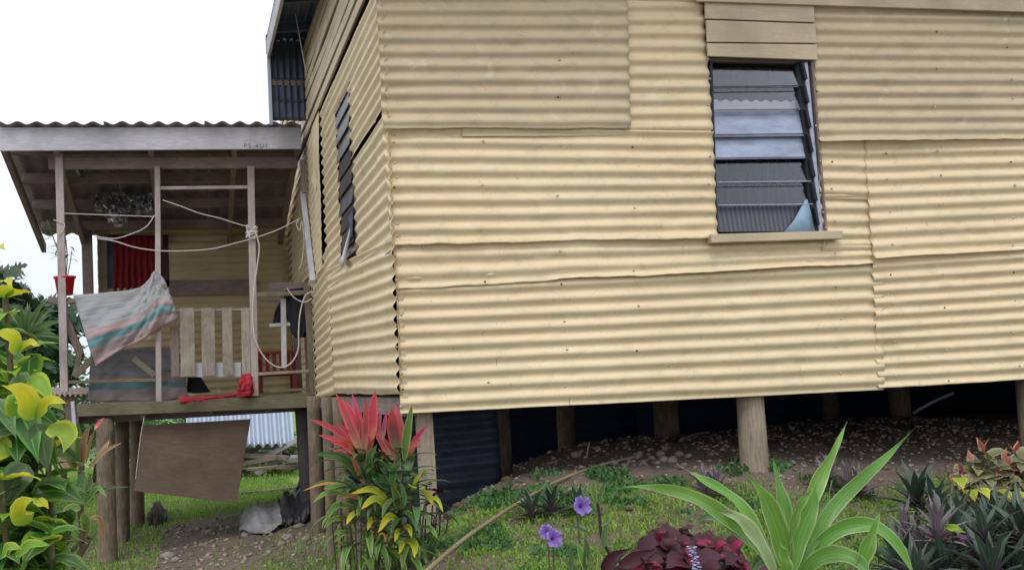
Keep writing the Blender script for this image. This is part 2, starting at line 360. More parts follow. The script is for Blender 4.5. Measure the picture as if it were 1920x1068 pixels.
REDCH = m_plain('dark_red_plastic', srgb(128, 34, 42), .45, 0, .12, 4)
REDT = m_plain('crimson_cloth', srgb(176, 46, 64), .85, 0, .12, 18, .3)
BLACKC = m_plain('black_cloth', srgb(30, 31, 40), .9, 0, .2, 10, .3)
TARP = m_plain('black_tarpaulin', srgb(40, 40, 44), .55, 0, .2, 6, .3)
GREYC = m_plain('grey_sacking', srgb(150, 150, 154), .85, 0, .22, 12, .5)
PLY = m_wood('brown_plywood', srgb(84, 68, 56), srgb(98, 80, 66), srgb(110, 92, 76), .75, .3)
PAPER = m_plain('white_paper_board', srgb(208, 208, 218), .8, 0, .06, 3)
PVC = m_plain('white_plastic_pipe', srgb(196, 202, 216), .4, 0, .1, 10)
BLUECL = m_plain('pale_blue_cloth', srgb(150, 180, 206), .8, 0, .12, 16)
BAMB = m_wood('dry_bamboo', srgb(108, 94, 72), srgb(152, 138, 110), srgb(184, 172, 146), .6)
BARK = m_plain('brown_bark', srgb(96, 80, 64), .9, 0, .25, 12, .5)
STONE = m_plain('pale_grey_stone', srgb(150, 142, 136), .85, 0, .22, 9, .5)
def m_gravel():
    t = MT('mixed_gravel'); ob = t.coord('Object'); n = t.noise(ob, 16, 2, .5)
    c = t.ramp(n, [(.3, srgb(92, 76, 66)), (.46, srgb(128, 112, 100)), (.58, srgb(160, 152, 144)), (.72, srgb(128, 96, 78))]); return t.col(c, .9)
GRAV = m_gravel()
def m_frost(name, c, a):
    t = MT(name); ob = t.coord('Object', (2, 1, 6)); n = t.noise(ob, 3, 4, .6); t.col(t.mix(t.rng(n, .35, .7, 0, 1), c, tuple(q*.62 for q in c[:3])+(1,)), .18, 0, .6); return t.m
def m_glass(name, tint, fac):
    t = MT(name); t.p.inputs['Base Color'].default_value = tint; t.p.inputs['Roughness'].default_value = .03; t.p.inputs['Specular IOR Level'].default_value = .5
    tr = t.n('ShaderNodeBsdfTransparent'); ms = t.n('ShaderNodeMixShader'); ms.inputs[0].default_value = fac
    fr = t.n('ShaderNodeFresnel'); fr.inputs[0].default_value = 1.5
    gl = t.n('ShaderNodeBsdfGlossy'); gl.inputs['Roughness'].default_value = .03; gl.inputs['Color'].default_value = tint
    t.l(t.rng(fr.outputs[0], 0, 1, fac, 1), ms.inputs[0]); t.l(tr.outputs[0], ms.inputs[1]); t.l(gl.outputs[0], ms.inputs[2]); t.l(ms.outputs[0], t.o.inputs[0]); return t.m
GLASS = m_glass('clear_louvre_glass', (.8, .85, .95, 1), .0)
FROST = m_frost('milky_louvre_glass', srgb(164, 176, 204), 1)
def m_stripeglass():
    t = MT('striped_grey_glass'); w_ = t.n('ShaderNodeTexWave'); w_.inputs['Scale'].default_value = 11; t.l(t.coord('Object'), w_.inputs[0]); t.col(t.mix(w_.outputs['Fac'], srgb(62, 64, 74), srgb(88, 92, 104)), .35, 0, .4); return t.m
STRIPEG = m_stripeglass()  # grey stripes lie in the colour only, without relief
def m_lace():
    t = MT('grey_net_curtain'); ob = t.coord('Object', (30, 1, 2)); n = t.noise(ob, 1.5, 3)
    return t.col(t.mix(t.rng(n, .35, .65, 0, 1), srgb(30, 28, 32), srgb(66, 60, 64)), .9)
LACE = m_lace()
def m_mat(name, dim=1.0):
    t = MT(name); tcn = t.n('ShaderNodeTexCoord'); sx = t.n('ShaderNodeSeparateXYZ'); t.l(tcn.outputs['UV'], sx.inputs[0]); ob = t.coord('Object'); n = t.noise(ob, 7, 5, .7)
    v = t.math('ADD', sx.outputs[1], t.rng(n, 0, 1, -.03, .03))
    g = srgb(160*dim, 162*dim, 166*dim); pk = srgb(176*dim, 154*dim, 154*dim); tl = srgb(112*dim, 156*dim, 164*dim)
    c = t.ramp(v, [(0, g), (.50, g), (.55, pk), (.62, pk), (.65, tl), (.75, tl), (.78, pk), (.86, g), (.9, pk), (1, pk)])
    uvm = t.n('ShaderNodeMapping'); uvm.inputs['Scale'].default_value = (3, 16, 1); t.l(tcn.outputs['UV'], uvm.inputs[0])
    c = t.mix(t.math('MULTIPLY', t.rng(t.noise(uvm.outputs[0], 1.6, 5, .7), .52, .66, 0, .7), t.rng(sx.outputs[1], .45, .7, 1, .25)), c, srgb(92, 92, 100))
    t.bump(n, .3, .01); return t.col(c, .9)
MATC = m_mat('striped_bed_cloth'); MATC2 = m_mat('faded_striped_mattress', .82)
def m_ground():
    t = MT('earth'); ob = t.coord('Object'); n1 = t.noise(ob, 2.2, 6, .6); n2 = t.noise(ob, 28, 6, .7); n3 = t.noise(ob, 95, 3, .6)
    c = t.mix(t.rng(n1, .35, .65, 0, 1), srgb(98, 86, 76), srgb(118, 106, 95)); c = t.mix(t.rng(n2, .45, .7, 0, .8), c, srgb(70, 54, 44)); c = t.mix(t.rng(n3, .62, .72, 0, .6), c, srgb(158, 146, 134))
    g = t.noise(t.coord('Object', (1, 1, 1)), 1.1, 5, .65)
    geo = t.n('ShaderNodeSeparateXYZ'); t.l(ob, geo.inputs[0])
    far = t.rng(geo.outputs[1], 13, 15, 0, 1)
    c = t.mix(t.math('MAXIMUM', far, 0.), c, t.mix(t.rng(n2, .4, .7, 0, 1), srgb(112, 136, 60), srgb(86, 108, 48)))
    t.bump(n2, .6, .02); return t.col(c, .95)
EARTH = m_ground()
def m_grass(name, a, b, c_):
    t = MT(name); tcn = t.n('ShaderNodeTexCoord'); ob = t.coord('Object'); n = t.noise(ob, 2.6, 4, .6); n2 = t.noise(ob, 60, 2, .5)
    c = t.mix(t.rng(n, .35, .65, 0, 1), a, b); c = t.mix(t.rng(n2, .5, .7, 0, .8), c, c_)
    t.col(c, .55, 0, .3); tr = t.n('ShaderNodeBsdfTranslucent'); t.l(c, tr.inputs[0]); ms = t.n('ShaderNodeMixShader'); ms.inputs[0].default_value = .35
    t.l(t.p.outputs[0], ms.inputs[1]); t.l(tr.outputs[0], ms.inputs[2]); t.l(ms.outputs[0], t.o.inputs[0]); return t.m
GRASS = m_grass('grass_blades', srgb(104, 150, 60), srgb(140, 176, 78), srgb(160, 156, 98))

# ================================================================ GROUND
def axis(lo, a, b, hi, st, g=1.22):
    c = list(np.arange(a, b+1e-6, st)); s = st; x = b
    while x < hi: s *= g; x += s; c.append(x)
    s = st; x = a; pre = []
    while x > lo: s *= g; x -= s; pre.append(x)
    return np.array(pre[::-1]+c)
gx = axis(-400, -2.2, 6, 400, .045); gy = axis(-30, 4.0, 12.5, 900, .05)
XX, YY = np.meshgrid(gx, gy); ZZ = H(XX, YY)+.006*wob(XX, YY, 22, 5)
far = np.clip((YY-24)/200, 0, 1); ZZ = ZZ-far*6
gfaces = grid_faces(len(gy), len(gx))
tag(mk('ground', np.stack([XX, YY, ZZ], -1).reshape(-1, 3), gfaces, EARTH, smooth=True), kind='structure')

# ================================================================ HOUSE
YW, XC, YV, XR, YB = 6.0, 1.0, 10.5, 7.6, 13.2
NF = (0, -1, 0); NS = (-1, 0, 0)
house = thing('house', (4.2, 9.5, -.16), 'cream painted corrugated iron house standing on timber stumps', 'house')
def q(px, py): return PY(px, py, YW)
def W(x, z): return np.array([x, YW, z])
zp = np.array([0, 0, 1.])
# front sheets (TL, TR, BR, BL)
sheets = [
 # name, corners, kwargs
 (W(.975, 2.78), W(3.3, 2.78), W(3.3, 2.06), W(.975, 2.06), dict(seed=11, off=-.004)),
 ([.972, YW, 2.10], q(1174, -30), q(1180, 243), q(717, 243), dict(seed=1, off=.021, bulge=.003, edge=.006, lift=0.0150, dents=((.75, .35, .03, -.012), (.75, .5, .04, .01), (.08, .66, .12, -.02), (.5, .3, .015, -.006), (1.1, .4, .02, -.006)))),
 (q(864, -40), q(1316, -40), q(1338, 253), q(866, 256), dict(seed=2, off=-.006, bulge=.002, edge=.002, lift=0.0180, dents=((1.2, .55, .03, -.01),))),
 (q(717, 238), q(1338, 246), q(1345, 447), q(735, 461), dict(seed=3, off=-.004, edge=.009, dents=((.08, .06, .07, -.015), (.06, .55, .12, -.018), (.8, .3, .02, -.006), (1.62, .5, .06, -.012), (.5, .2, .02, .006)), lift=0.0240)),
 (q(735, 448), q(1642, 436), q(1640, 492), q(745, 541), dict(seed=4, off=-.014, edge=.010, lift=0.0270, dents=((.1, .2, .05, -.01), (.9, .1, .03, -.006)))),
 (q(1534, 262), q(1650, 262), q(1652, 374), q(1538, 372), dict(seed=12, off=-.010, edge=.005)),
 (q(1538, 364), q(1655, 364), q(1660, 480), q(1545, 482), dict(seed=5, off=-.018, edge=.004)),
 (q(743, 520), q(1660, 478), q(1662, 730), q(752, 775), dict(seed=6, off=-.020, edge=.0015, dents=((.85, .35, .02, .006), (.3, .3, .02, -.006), (1.9, .3, .02, -.008), (2.3, .15, .02, -.006)))),
 (q(1521, 8), W(XR, 2.14), W(XR, 1.30), q(1533, 267), dict(seed=7, off=.006, edge=.010, lift=0.0300, dents=((.45, .32, .04, -.012), (.45, .45, .05, .012), (.08, .7, .05, -.015), (.06, .8, .05, -.016), (.35, .25, .02, -.008)))),
 (q(1621, 262), W(XR, 1.34), W(XR, .68), q(1636, 485), dict(seed=8, off=.002, edge=.005, rag=.009, lift=0.0210, dents=((.45, .2, .03, .008), (.6, .5, .02, -.006)))),
 (q(1636, 476), W(XR, .72), W(XR, -.18), q(1650, 727), dict(seed=9, off=-.008, edge=.003, rag=.008, dents=((.15, .3, .02, -.01), (.1, .6, .1, -.02), (.7, .25, .02, -.008), (.1, .78, .2, -.02)))),
]
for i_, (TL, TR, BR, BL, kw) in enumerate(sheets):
    s_ = sheet('wall_sheet', house, CREAM_SHADE if i_ in (0, 1, 8) else CREAM, TL, TR, BR, BL, NF, **kw)
# nails: rows of heads on the stud lines
def heads(name, pts, n, r, mat, parent):
    items = []
    n = np.asarray(n, float); a = _n(np.cross(n, (0, 0, 1))); b = np.cross(n, a)
    for p in pts:
        p = np.asarray(p, float); vs = [p+n*r*.55]
        for k in range(8): th = k*math.pi/4; vs.append(p+(a*math.cos(th)+b*math.sin(th))*r+n*0)
        items.append((vs, [(0, 1+k, 1+(k+1) % 8) for k in range(8)]+[tuple(range(8, 0, -1))]))
    v, f = join_vf(items); return mk(name, v, f, mat, parent, smooth=True, kind='stuff')
npx = []
rn = random.Random(5)
for (x0, y0, x1, y1, st) in ((736, 265, 752, 765, 30), (1040, 20, 1058, 760, 78), (1525, 150, 1548, 480, 26), (1560, 300, 1572, 720, 52), (1750, 60, 1775, 715, 70), (1885, 40, 1905, 705, 50), (1322, 60, 1335, 430, 52), (1660, 290, 1672, 715, 54), (1180, 280, 1200, 730, 90), (900, 270, 915, 755, 88)):
    y = y0
    while y < y1:
        t = (y-y0)/(y1-y0); p = q(x0+(x1-x0)*t+rn.uniform(-6, 6), y+rn.uniform(-5, 5)); p[1] = YW-.019+rn.uniform(-.004, .006); npx.append(p); y += st*rn.uniform(.7, 1.3)
beam('corner_strip', [XC+.034, YW+.036, -.12], [XC+.034, YW+.036, 2.7], .03, .03, CREAMB, house, up=(0, 1, 0))
NAILM = m_plain('painted_nail_head', srgb(214, 204, 176), .4, .2, .2, 30)
heads('nail_head', npx[::4]+npx[1::4]+npx[2::4], NF, .0075, NAILM, house); heads('rusty_nail_head', npx[3::4], NF, .0065, m_plain('rusty_nail', srgb(120, 92, 66), .8, .2, .2, 30), house)
# boards over the window and the band board above
for k, (a, b, c, d, dy) in enumerate((((1318, 5), (1521, 8), (1523, 45), (1319, 38), .030), ((1320, 41), (1523, 48), (1526, 84), (1322, 82), .034), ((1322, 84), (1527, 86), (1528, 115), (1324, 108), .030))):
    plate('weatherboard', [q(*p)+np.array([0, -dy, 0]) for p in (a, b, c, d)], NF, .018, CREAMB, house)
plate('band_board', [[2.78, YW-.05, 2.22], [5.15, YW-.05, 2.22], [5.15, YW-.05, PY(1920, 22, YW-.05)[2]], [2.78, YW-.05, PY(1320, 3, YW-.05)[2]]], NF, .02, CREAMB, house)
plate('band_board', [[5.153, YW-.05, 2.22], [XR, YW-.05, 2.22], [XR, YW-.05, 2.08], [5.153, YW-.05, 2.08]], NF, .02, CREAMB, house)
for k in range(3): plate('weatherboard', [[3.31, YW-.03+.004*k, 2.40+.18*k], [XR, YW-.03+.004*k, 2.40+.18*k], [XR, YW-.03+.004*k, 2.225+.18*k], [3.31, YW-.03+.004*k, 2.225+.18*k]], NF, .018, CREAMB, house)
# lining behind the sheets (house studs and inner wall), with the window hole
wl, wr = q(1334, 300)[0], q(1530, 300)[0]; wt, wb = q(1420, 112)[2], q(1440, 440)[2]
def blk(name, x0, x1, y0, y1, z0, z1, mat, par, bevel=0):
    vs = [(x, y, z) for z in (z0, z1) for (x, y) in ((x0, y0), (x1, y0), (x1, y1), (x0, y1))]
    fs = [(3, 2, 1, 0), (4, 5, 6, 7), (0, 1, 5, 4), (1, 2, 6, 5), (2, 3, 7, 6), (3, 0, 4, 7)]
    uv = []
    for f in fs:
        P4 = [np.array(vs[i]) for i in f]; ax_ = np.ptp(np.array(P4), axis=0); k = [i for i in np.argsort(-ax_)][:2]
        uv += [(p[k[1]], p[k[0]]) for p in P4]
    return mk(name, vs, fs, mat, par, uv, bevel=bevel)
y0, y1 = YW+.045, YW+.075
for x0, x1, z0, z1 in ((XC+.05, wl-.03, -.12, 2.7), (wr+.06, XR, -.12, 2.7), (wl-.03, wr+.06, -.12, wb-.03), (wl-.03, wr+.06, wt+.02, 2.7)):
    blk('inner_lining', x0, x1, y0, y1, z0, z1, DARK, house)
# front window
yg = YW+.012
win = mk('louvre_window', *(lambda v, f: (v, f))(*box_vf([wl-.02, yg+.04, wt+.005], [wr+.05, yg+.04, wt+.005], .05, .02)[:2]), DARKW, house)
win.name = 'window'
fr = beam('frame', q(1512, 116)+[0, .03, 0], q(1541, 434)+[0, .03, 0], .026, .05, ALU, win, up=(0, 1, 0))
beam('frame', q(1501, 116)+[0, .04, 0], q(1531, 434)+[0, .04, 0], .03, .05, RUBBER, win, up=(0, 1, 0))
beam('frame', q(1522, 112)+[0, .02, 0], q(1549, 436)+[0, .02, 0], .014, .06, DARKW, win, up=(0, 1, 0))
beam('frame', q(1336, 112)+[0, .045, 0], q(1347, 436)+[0, .045, 0], .02, .05, RUBBER, win, up=(0, 1, 0))
rows = [(118, 164, GLASS), (162, 209, GLASS), (206, 256, FROST), (252, 298, FROST), (296, 343, GLASS), (341, 387, GLASS), (384, 434, STRIPEG)]
for k, (ya, yb_, m) in enumerate(rows):
    t0, t1 = (ya-116)/320, (yb_-116)/320
    def wp(t, r, dy): p = q(1338+t*12 if not r else 1503+t*27, 116+t*320-(0 if not r else 2)); return p+np.array([0, dy, 0])
    plate('louvre_blade', [wp(t0, 0, .048), wp(t0, 1, .048), wp(t1, 1, .018), wp(t1, 0, .018)], NF, .005, m, win, bevel=.001)
    if k > 0:
        beam('blade_edge', wp(t0+.0, 0, .010), wp(t0, 1, .010), .004, .005, ALU if k in (5, 6) else RUBBER, win, up=(0, 1, 0), bevel=0)
for k, (ya, m) in enumerate(((116, 0), (160, 0), (206, 0), (252, 0), (298, 0), (343, 0), (388, 0))):
    a = q(1503+(ya-116)/320*27, ya); b = q(1510+(ya-116)/320*27, ya+34)
    beam('blade_clip', a+[0, .0, 0], b+[0, -.004, 0], .016, .03, RUBBER, win, up=(0, 1, 0))
# white scalloped panel behind the second blade, standing for a wavy reflection
sx0, sx1, sz0, sz1 = q(1336, 200)[0], q(1506, 200)[0], q(1400, 256)[2], q(1400, 182)[2]
n = 60; vs = []; 
for j in range(2):
    for i in range(n):
        u = i/(n-1); vs.append((sx0+(sx1-sx0)*u, YW+.085, (sz1+.006*math.cos(u*2*math.pi*9)) if j else sz0))
mk('reflection_panel', vs, [(i, i+1, n+i+1, n+i) for i in range(n-1)], PAPER, win, solid=.003)
n, m2 = 90, 14; vs = []
for j in range(m2):
    for i in range(n):
        u = i/(n-1); vs.append((wl-.02+(wr-wl+.06)*u, YW+.16+.016*math.sin(u*70+.6*math.sin(j*.5))+.01*math.sin(u*23+2), wt-(wt-wb)*j/(m2-1)))
mk('net_curtain', vs, grid_faces(m2, n), LACE, win, smooth=True, solid=.001)
vs = [q(1472, 434)+[0, .012, 0], q(1490, 412)+[0, .006, 0], q(1512, 374)+[0, .014, 0], q(1516, 372)+[0, .014, 0], q(1522, 400)+[0, .004, 0], q(1530, 432)+[0, .012, 0], q(1500, 434)+[0, .0, 0], q(1505, 410)+[0, -.004, 0]]
mk('rag', vs, [(0, 6, 7, 1), (1, 7, 2), (7, 4, 3, 2), (7, 6, 5, 4)], BLUECL, win, smooth=True, solid=.003)
plate('sill', [q(1326, 441)+[0, -.05, 0], q(1572, 434)+[0, -.05, 0], q(1571, 449)+[0, -.05, 0], q(1328, 457)+[0, -.05, 0]], NF, .07, CREAMB, win, bevel=.003)

# ---- side wall
def S(y, z): return np.array([XC, y, z])
def qs(px, py): return PX(px, py, XC)
gph = np.array([0, 0, -1.])
side = [
 (S(9.12, 2.17), S(5.975, 2.12), S(5.975, 1.90), S(9.12, 1.90), dict(seed=21, gphase=gph, edge=0, bulge=.003)),
 (S(7.45, 1.90), S(5.975, 1.90), S(5.975, 1.485), S(7.45, 1.44), dict(seed=22, gphase=gph, bulge=.003, rag=.008)),
 (S(9.12, 1.90), S(8.14, 1.90), S(8.14, .70), S(9.12, .70), dict(seed=23, gphase=gph, bulge=.003, rag=.010)),
 (S(7.42, 1.425), S(5.975, 1.43), S(5.975, .70), S(7.38, .70), dict(seed=24, gphase=gph, rag=.008, bulge=.003, off=-.004)),
 (S(9.06, .90), S(5.975, .745), S(5.975, -.055), S(8.93, -.045), dict(seed=25, off=.006, rag=.007, edge=.006, dents=((2.9, .1, .15, -.02), (1.4, .1, .1, -.01)))),
 (S(10.5, .98), S(8.98, 1.06), S(8.95, -.05), S(10.42, -.10), dict(seed=26, off=-.004, rag=.008)),
 (S(10.5, 2.14), S(9.72, 2.16), S(9.72, .92), S(10.5, .9), dict(seed=27, off=.0, amp=.004, bulge=.008, rag=.012)),
 (S(9.74, 2.14), S(9.14, 2.16), S(9.40, .95), S(9.80, .93), dict(seed=28, off=.012, amp=.0015, bulge=.012, rag=.014)),
 (S(YB, 2.15), S(10.5, 2.15), S(10.5, 1.0), S(YB, 1.0), dict(seed=29, off=-.006)),
 (S(YB, 1.02), S(10.45, 1.02), S(10.45, -.1), S(YB, -.1), dict(seed=30, off=-.010)),
]
for TL, TR, BR, BL, kw in side: sheet('wall_sheet', house, CREAM, TL, TR, BR, BL, NS, **kw)
zb = [2.165+.086*k for k in range(8)]
for k, z in enumerate(zb):
    e = .03*((k*5) % 3)/2
    v, f, uv = box_vf([XC-.012-e*.3, 5.96, z+.055], [XC-.012-e*.3, YB, z+.068+.008*k], .018, .072, nseg=6, warp=.006, seed=k); mk('weatherboard', v, f, CREAMB, house, uv, bevel=.002)
for y0_, y1_, z0, z1 in ((YW+.08, 7.36, -.1, 2.7), (8.2, 9.0, -.1, 2.7), (9.0, YB, -.1, 2.7), (7.36, 8.2, -.1, .86), (7.36, 8.2, 1.95, 2.7)):
    blk('inner_lining', XC+.045, XC+.07, y0_, y1_, z0, z1, DARK, house)
sw = beam('window', [XC+.02, 7.36, 1.92], [XC+.02, 8.2, 1.92], .05, .03, DARKW, house)
for y_ in (7.40, 8.13): beam('frame', [XC+.03, y_, .87], [XC+.03, y_, 1.92], .05, .03, DARKW, sw)
beam('frame', [XC+.02, 7.36, .87], [XC+.02, 8.2, .87], .06, .03, DARKW, sw)
OPB = m_plain('dusty_open_louvre', srgb(104, 110, 120), .4, 0, .35, 9)
for k in range(8):
    z = 1.90-k*.125; a = .014 if k % 3 else .010
    plate('louvre_blade', [[XC+.004, 7.43, z], [XC+.004, 8.13, z], [XC-a, 8.13, z-.105], [XC-a, 7.43, z-.105]], NS, .005, OPB if k in (0, 1, 2, 5) else LACE, sw, bevel=0)
blk('board', XC+.006, XC+.02, 7.40, 8.16, .86, 1.93, DARKW, sw)
v_ = [S(7.5, .95)+[-.03, 0, 0], S(7.44, 1.0)+[-.03, 0, 0], S(7.75, .86)+[-.05, 0, 0], S(7.9, .845)+[-.05, 0, 0], S(7.88, .80)+[-.04, 0, 0], S(7.7, .80)+[-.04, 0, 0]]
mk('rag', v_, [(0, 1, 2, 5), (5, 2, 3, 4)], PAPER, sw, smooth=True, solid=.006)
v_ = [S(7.42, 1.12)+[-.01, 0, 0], S(7.75, 1.12)+[0, 0, 0], S(7.8, .93)+[-.01, 0, 0], S(7.42, .95)+[-.02, 0, 0]]
mk('pane', v_, [(0, 1, 2, 3)], BLUEM, sw, solid=.004)
# second side window by the verandah (frame boards only in view)
fb = beam('window_frame', qs(574, 362)+[-.03, 0, 0], qs(593, 528)+[-.03, 0, 0], .05, .045, GREYW, house, up=(1, 0, 0))
# gap-coloured scraps: a folded tear in the side iron
tr = qs(596, 330); mk('torn_flap', [tr+[-.03, -.05, .05], tr+[-.045, .12, .0], tr+[-.02, .05, -.12], tr+[-.01, -.04, -.05]], [(0, 1, 2, 3)], CREAM, house, solid=.002)

# ---- floor, stumps, roof
blk('floor', XC+.07, XR, YW+.08, YB, -.12, -.085, DARKW, house)
for y_ in (6.2, 8.2, 10.2): beam('bearer', [XC+.05, y_, -.112-.03*(y_ > 7)], [XR, y_, -.112-.03*(y_ > 7)], .1, .05+.06*(y_ > 7), DARKW, house)
# corner of the floor seen under the side wall
beam('bearer', [XC+.07, 6.1, -.12], [XC+.07, 10.4, -.12], .09, .10, DARKW, house)
def gz(x, y): return float(H(x, y))-.15
def stump(x, y, r, mat, top=-.125, seed=0, lean=0., n='stump'):
    return log(n, [x+lean, y, gz(x, y)], [x, y, top], r*1.06, r*.97, mat, house, seed=seed)
p = PY(1410, 800, 6.14); stump(p[0], 6.14, .080, LOGW, -.15, 3)
pc = PY(798, 800, 6.12); beam('stump', [pc[0]+.005, 6.12, gz(pc[0], 6.12)-.3], [pc[0]-.005, 6.12, -.14], .078, .09, LOGW, house, up=(0, 1, 0), nseg=4, warp=.003)
for px, y_, r in ((1250, 8.0, .09), (1062, 8.6, .07), (940, 7.6, .06), (1690, 9.0, .09), (1930, 6.14, .06), (1560, 10.5, .08)):
    p = PY(px, 800, y_); stump(p[0], y_, r, LOGD, seed=px)
for (px, y_, r) in ((618, 7.9, .04), (640, 7.2, .042), (592, 9.6, .055)):
    p = PY(px, 860, y_); stump(p[0], y_, r, LOGD, -.06, seed=px)
# skirting irons under the floor
sheet('skirting_sheet', house, BLUEM, [1.2, 7.25, -.13], [1.86, 7.4, -.13], [1.9, 7.4, -1.25], [1.2, 7.25, -1.3], NF, pitch=.1, amp=.011, seed=41)
for a, b in ((1.3, 4.2), (4.15, 7.72)):
    sheet('skirting_sheet', house, NAVY, [a, 10.9, -.12], [b, 10.9, -.12], [b, 10.9, -1.4], [a, 10.9, -1.4], NF, pitch=.09, seed=int(a*10), amp=.008, step=.3, per=6)
sheet('skirting_sheet', house, NAVY, [XR, 6.6, -.1], [XR, 11.05, -.1], [XR, 11.05, -1.4], [XR, 6.6, -1.4], NS, pitch=.09, seed=77, amp=.008, step=.3, per=6)
blk('rear_wall', XC, XR, YB, YB+.06, -.12, 2.75, OLDCREAM, house)
blk('end_wall', XR-.05, XR, YW+.08, YB, -.12, 2.75, OLDCREAM, house)
blk('ceiling', XC+.07, XR-.05, YW+.08, YB, 2.66, 2.70, DARK, house)
# roof: corrugated, ridges running back; eave along the side wall stops at the verandah
def roofz(y): return 2.80+.026*(y-5.4)
sheet('roof_sheet', house, BLUEM, [.66, 10.0, roofz(10)+.06], [.66, 5.4, roofz(5.4)+.06], [3.0, 5.4, roofz(5.4)+.2], [3.0, 10.0, roofz(10)+.2], (0, 0, 1), step=.4, seed=51)
sheet('roof_sheet', house, ROOFM, [2.95, YB+.2, roofz(YB)+.2], [2.95, 5.4, roofz(5.4)+.2], [XR+.2, 5.4, roofz(5.4)+.45], [XR+.2, YB+.2, roofz(YB)+.45], (0, 0, 1), step=.4, seed=52, per=6)
sheet('roof_sheet', house, ROOFM, [.98, YB+.2, roofz(YB)+.08], [.98, 9.98, roofz(9.98)+.08], [3.0, 9.98, roofz(9.98)+.19], [3.0, YB+.2, roofz(YB)+.19], (0, 0, 1), step=.4, seed=53, per=6)
beam('barge_board', [.675, 5.4, roofz(5.4)-.02], [.675, 10.0, roofz(10)-.02], .025, .16, GREYW, house)
for y_ in (5.42, 6.2, 7.0, 7.8, 8.6, 9.4): beam('rafter', [.69, y_, roofz(y_)-.01], [XC, y_, roofz(y_)+.02], .045, .07, BLUEM, house)
beam('band_board', [.66, 5.38, roofz(5.4)+.03], [XR+.2, 5.4, roofz(5.4)+.03], .025, .16, GREYW, house)
beam('rail', [.66, 10.03, 2.95], [XC, 10.03, 2.95], .05, .16, BLUEM, house)  # strip added behind the hanging iron, blocks light between its ribs
# hanging iron at the end of the eave, two rows
for z0, z1, s_ in ((2.62, 3.0, 61), (2.44, 2.61, 62), (2.28, 2.455, 63)):
    sheet('gable_sheet', house, BLUEM, PY(502, 120, 10.0)*0+[.68, 10.0, z1], [.68, 10.0, z0], [XC+.0, 10.0, z0], [XC+.0, 10.0, z1], NF, seed=s_, step=.05, pitch=.055, amp=.010, edge=0, bulge=.002)
beam('rail', [.68, 10.02, 2.61], [XC, 10.02, 2.61], .05, .05, DARKW, house)
beam('rail', [.675, 9.98, 2.24], [.675, 9.98, 2.84], .03, .03, ALU, house, up=(0, 1, 0))

# ================================================================ VERANDAH
ver = thing('verandah', (0, 11.5, -.1), 'weathered timber verandah on log posts with low lean-to iron roof', 'verandah')
def v(px, py, y=YV): return PY(px, py, y)
def vb(name, a, b, y, wd, ht, mat, par=ver, y2=None, **k):
    return beam(name, v(*a, y), v(*b, y if y2 is None else y2), wd, ht, mat, par, up=(0, 1, 0), **k)
YF = 10.28
fas = plate('fascia_board', [v(-1, 239, YF), v(565, 238, YF), v(565, 279, YF), v(-1, 283, YF)], NF, .03, GREYW, ver, bevel=.003)
# faint stencil on the fascia
tcu = bpy.data.curves.new('stencil', 'FONT'); tcu.body = 'P5.4UI'; tcu.size = .052; tcu.space_character = 1.45; tcu.extrude = .0008
to = bpy.data.objects.new('tmp', tcu); C.objects.link(to); dg = bpy.context.evaluated_depsgraph_get(); me = bpy.data.meshes.new_from_object(to.evaluated_get(dg)); bpy.data.objects.remove(to)
so2 = bpy.data.objects.new('stencil_mark', me); C.objects.link(so2); me.materials.append(m_plain('faded_stencil_ink', srgb(124, 122, 128), .9)); so2.parent = fas; so2.location = tuple(v(457, 277, YF-.002)-org(fas)); so2.rotation_euler = (R(90), 0, 0)
# lean-to roof, falling towards the back
rt = v(0, 237, YF)[2]; rb = v(150, 440, 12.9)[2]-.0; xl = v(-2, 240, YF)[0]; xr = .95
for k in range(3):
    a = xl+(xr-xl)*k/3; b = xl+(xr-xl)*(k+1)/3+.03
    b = min(b, xr)
    sheet('roof_sheet', ver, ROOFM if k != 9 else UNDER, [a, YF-.06, rt+.018], [a, 13.0, rb+.02], [b, 13.0, rb+.02], [b, YF-.06, rt+.018], (0, 0, 1), pitch=.147, amp=.014, off=.004*k, seed=70+k, step=.3, bulge=.002, edge=0)
def under(y): return rt+(rb-rt)*(y-YF)/(13.0-YF)-.02
for y_, ht in ((10.62, .07), (11.25, .09), (11.9, .09), (12.5, .09)):
    beam('purlin', [xl+.05, y_, under(y_)-.045], [xr, y_, under(y_)-.045], .05, ht, DARKW, ver)
for x_ in (xl+.02, -1.08, -.32, .38, .92):
    beam('rafter', [x_, YF+.03, under(YF)-.12], [x_, 12.95, under(12.95)-.12], .045, .09, DARKW, ver)
beam('head_beam', [xl+.35, YV+.03, v(300, 305)[2]], [.93, YV+.03, v(300, 305)[2]-.0], .05, .10, DARKW, ver)
# posts
for a, b, wd, m in (((111, 288), (121, 735), .062, POSTW), ((295, 312), (298, 752), .046, POSTW), ((470, 312), (478, 742), .060, POSTW), ((575, 536), (587, 740), .055, MOSSW)):
    vb('post', a, b, YV, wd, wd, m, nseg=4, warp=.002)
vb('post', (160, 340), (166, 560), 12.75, .10, .09, DARKW); vb('post', (548, 300), (553, 560), 12.6, .08, .08, DARKW)
vb('cross_rail', (300, 353), (466, 351), YV+.01, .028, .038, POSTW)
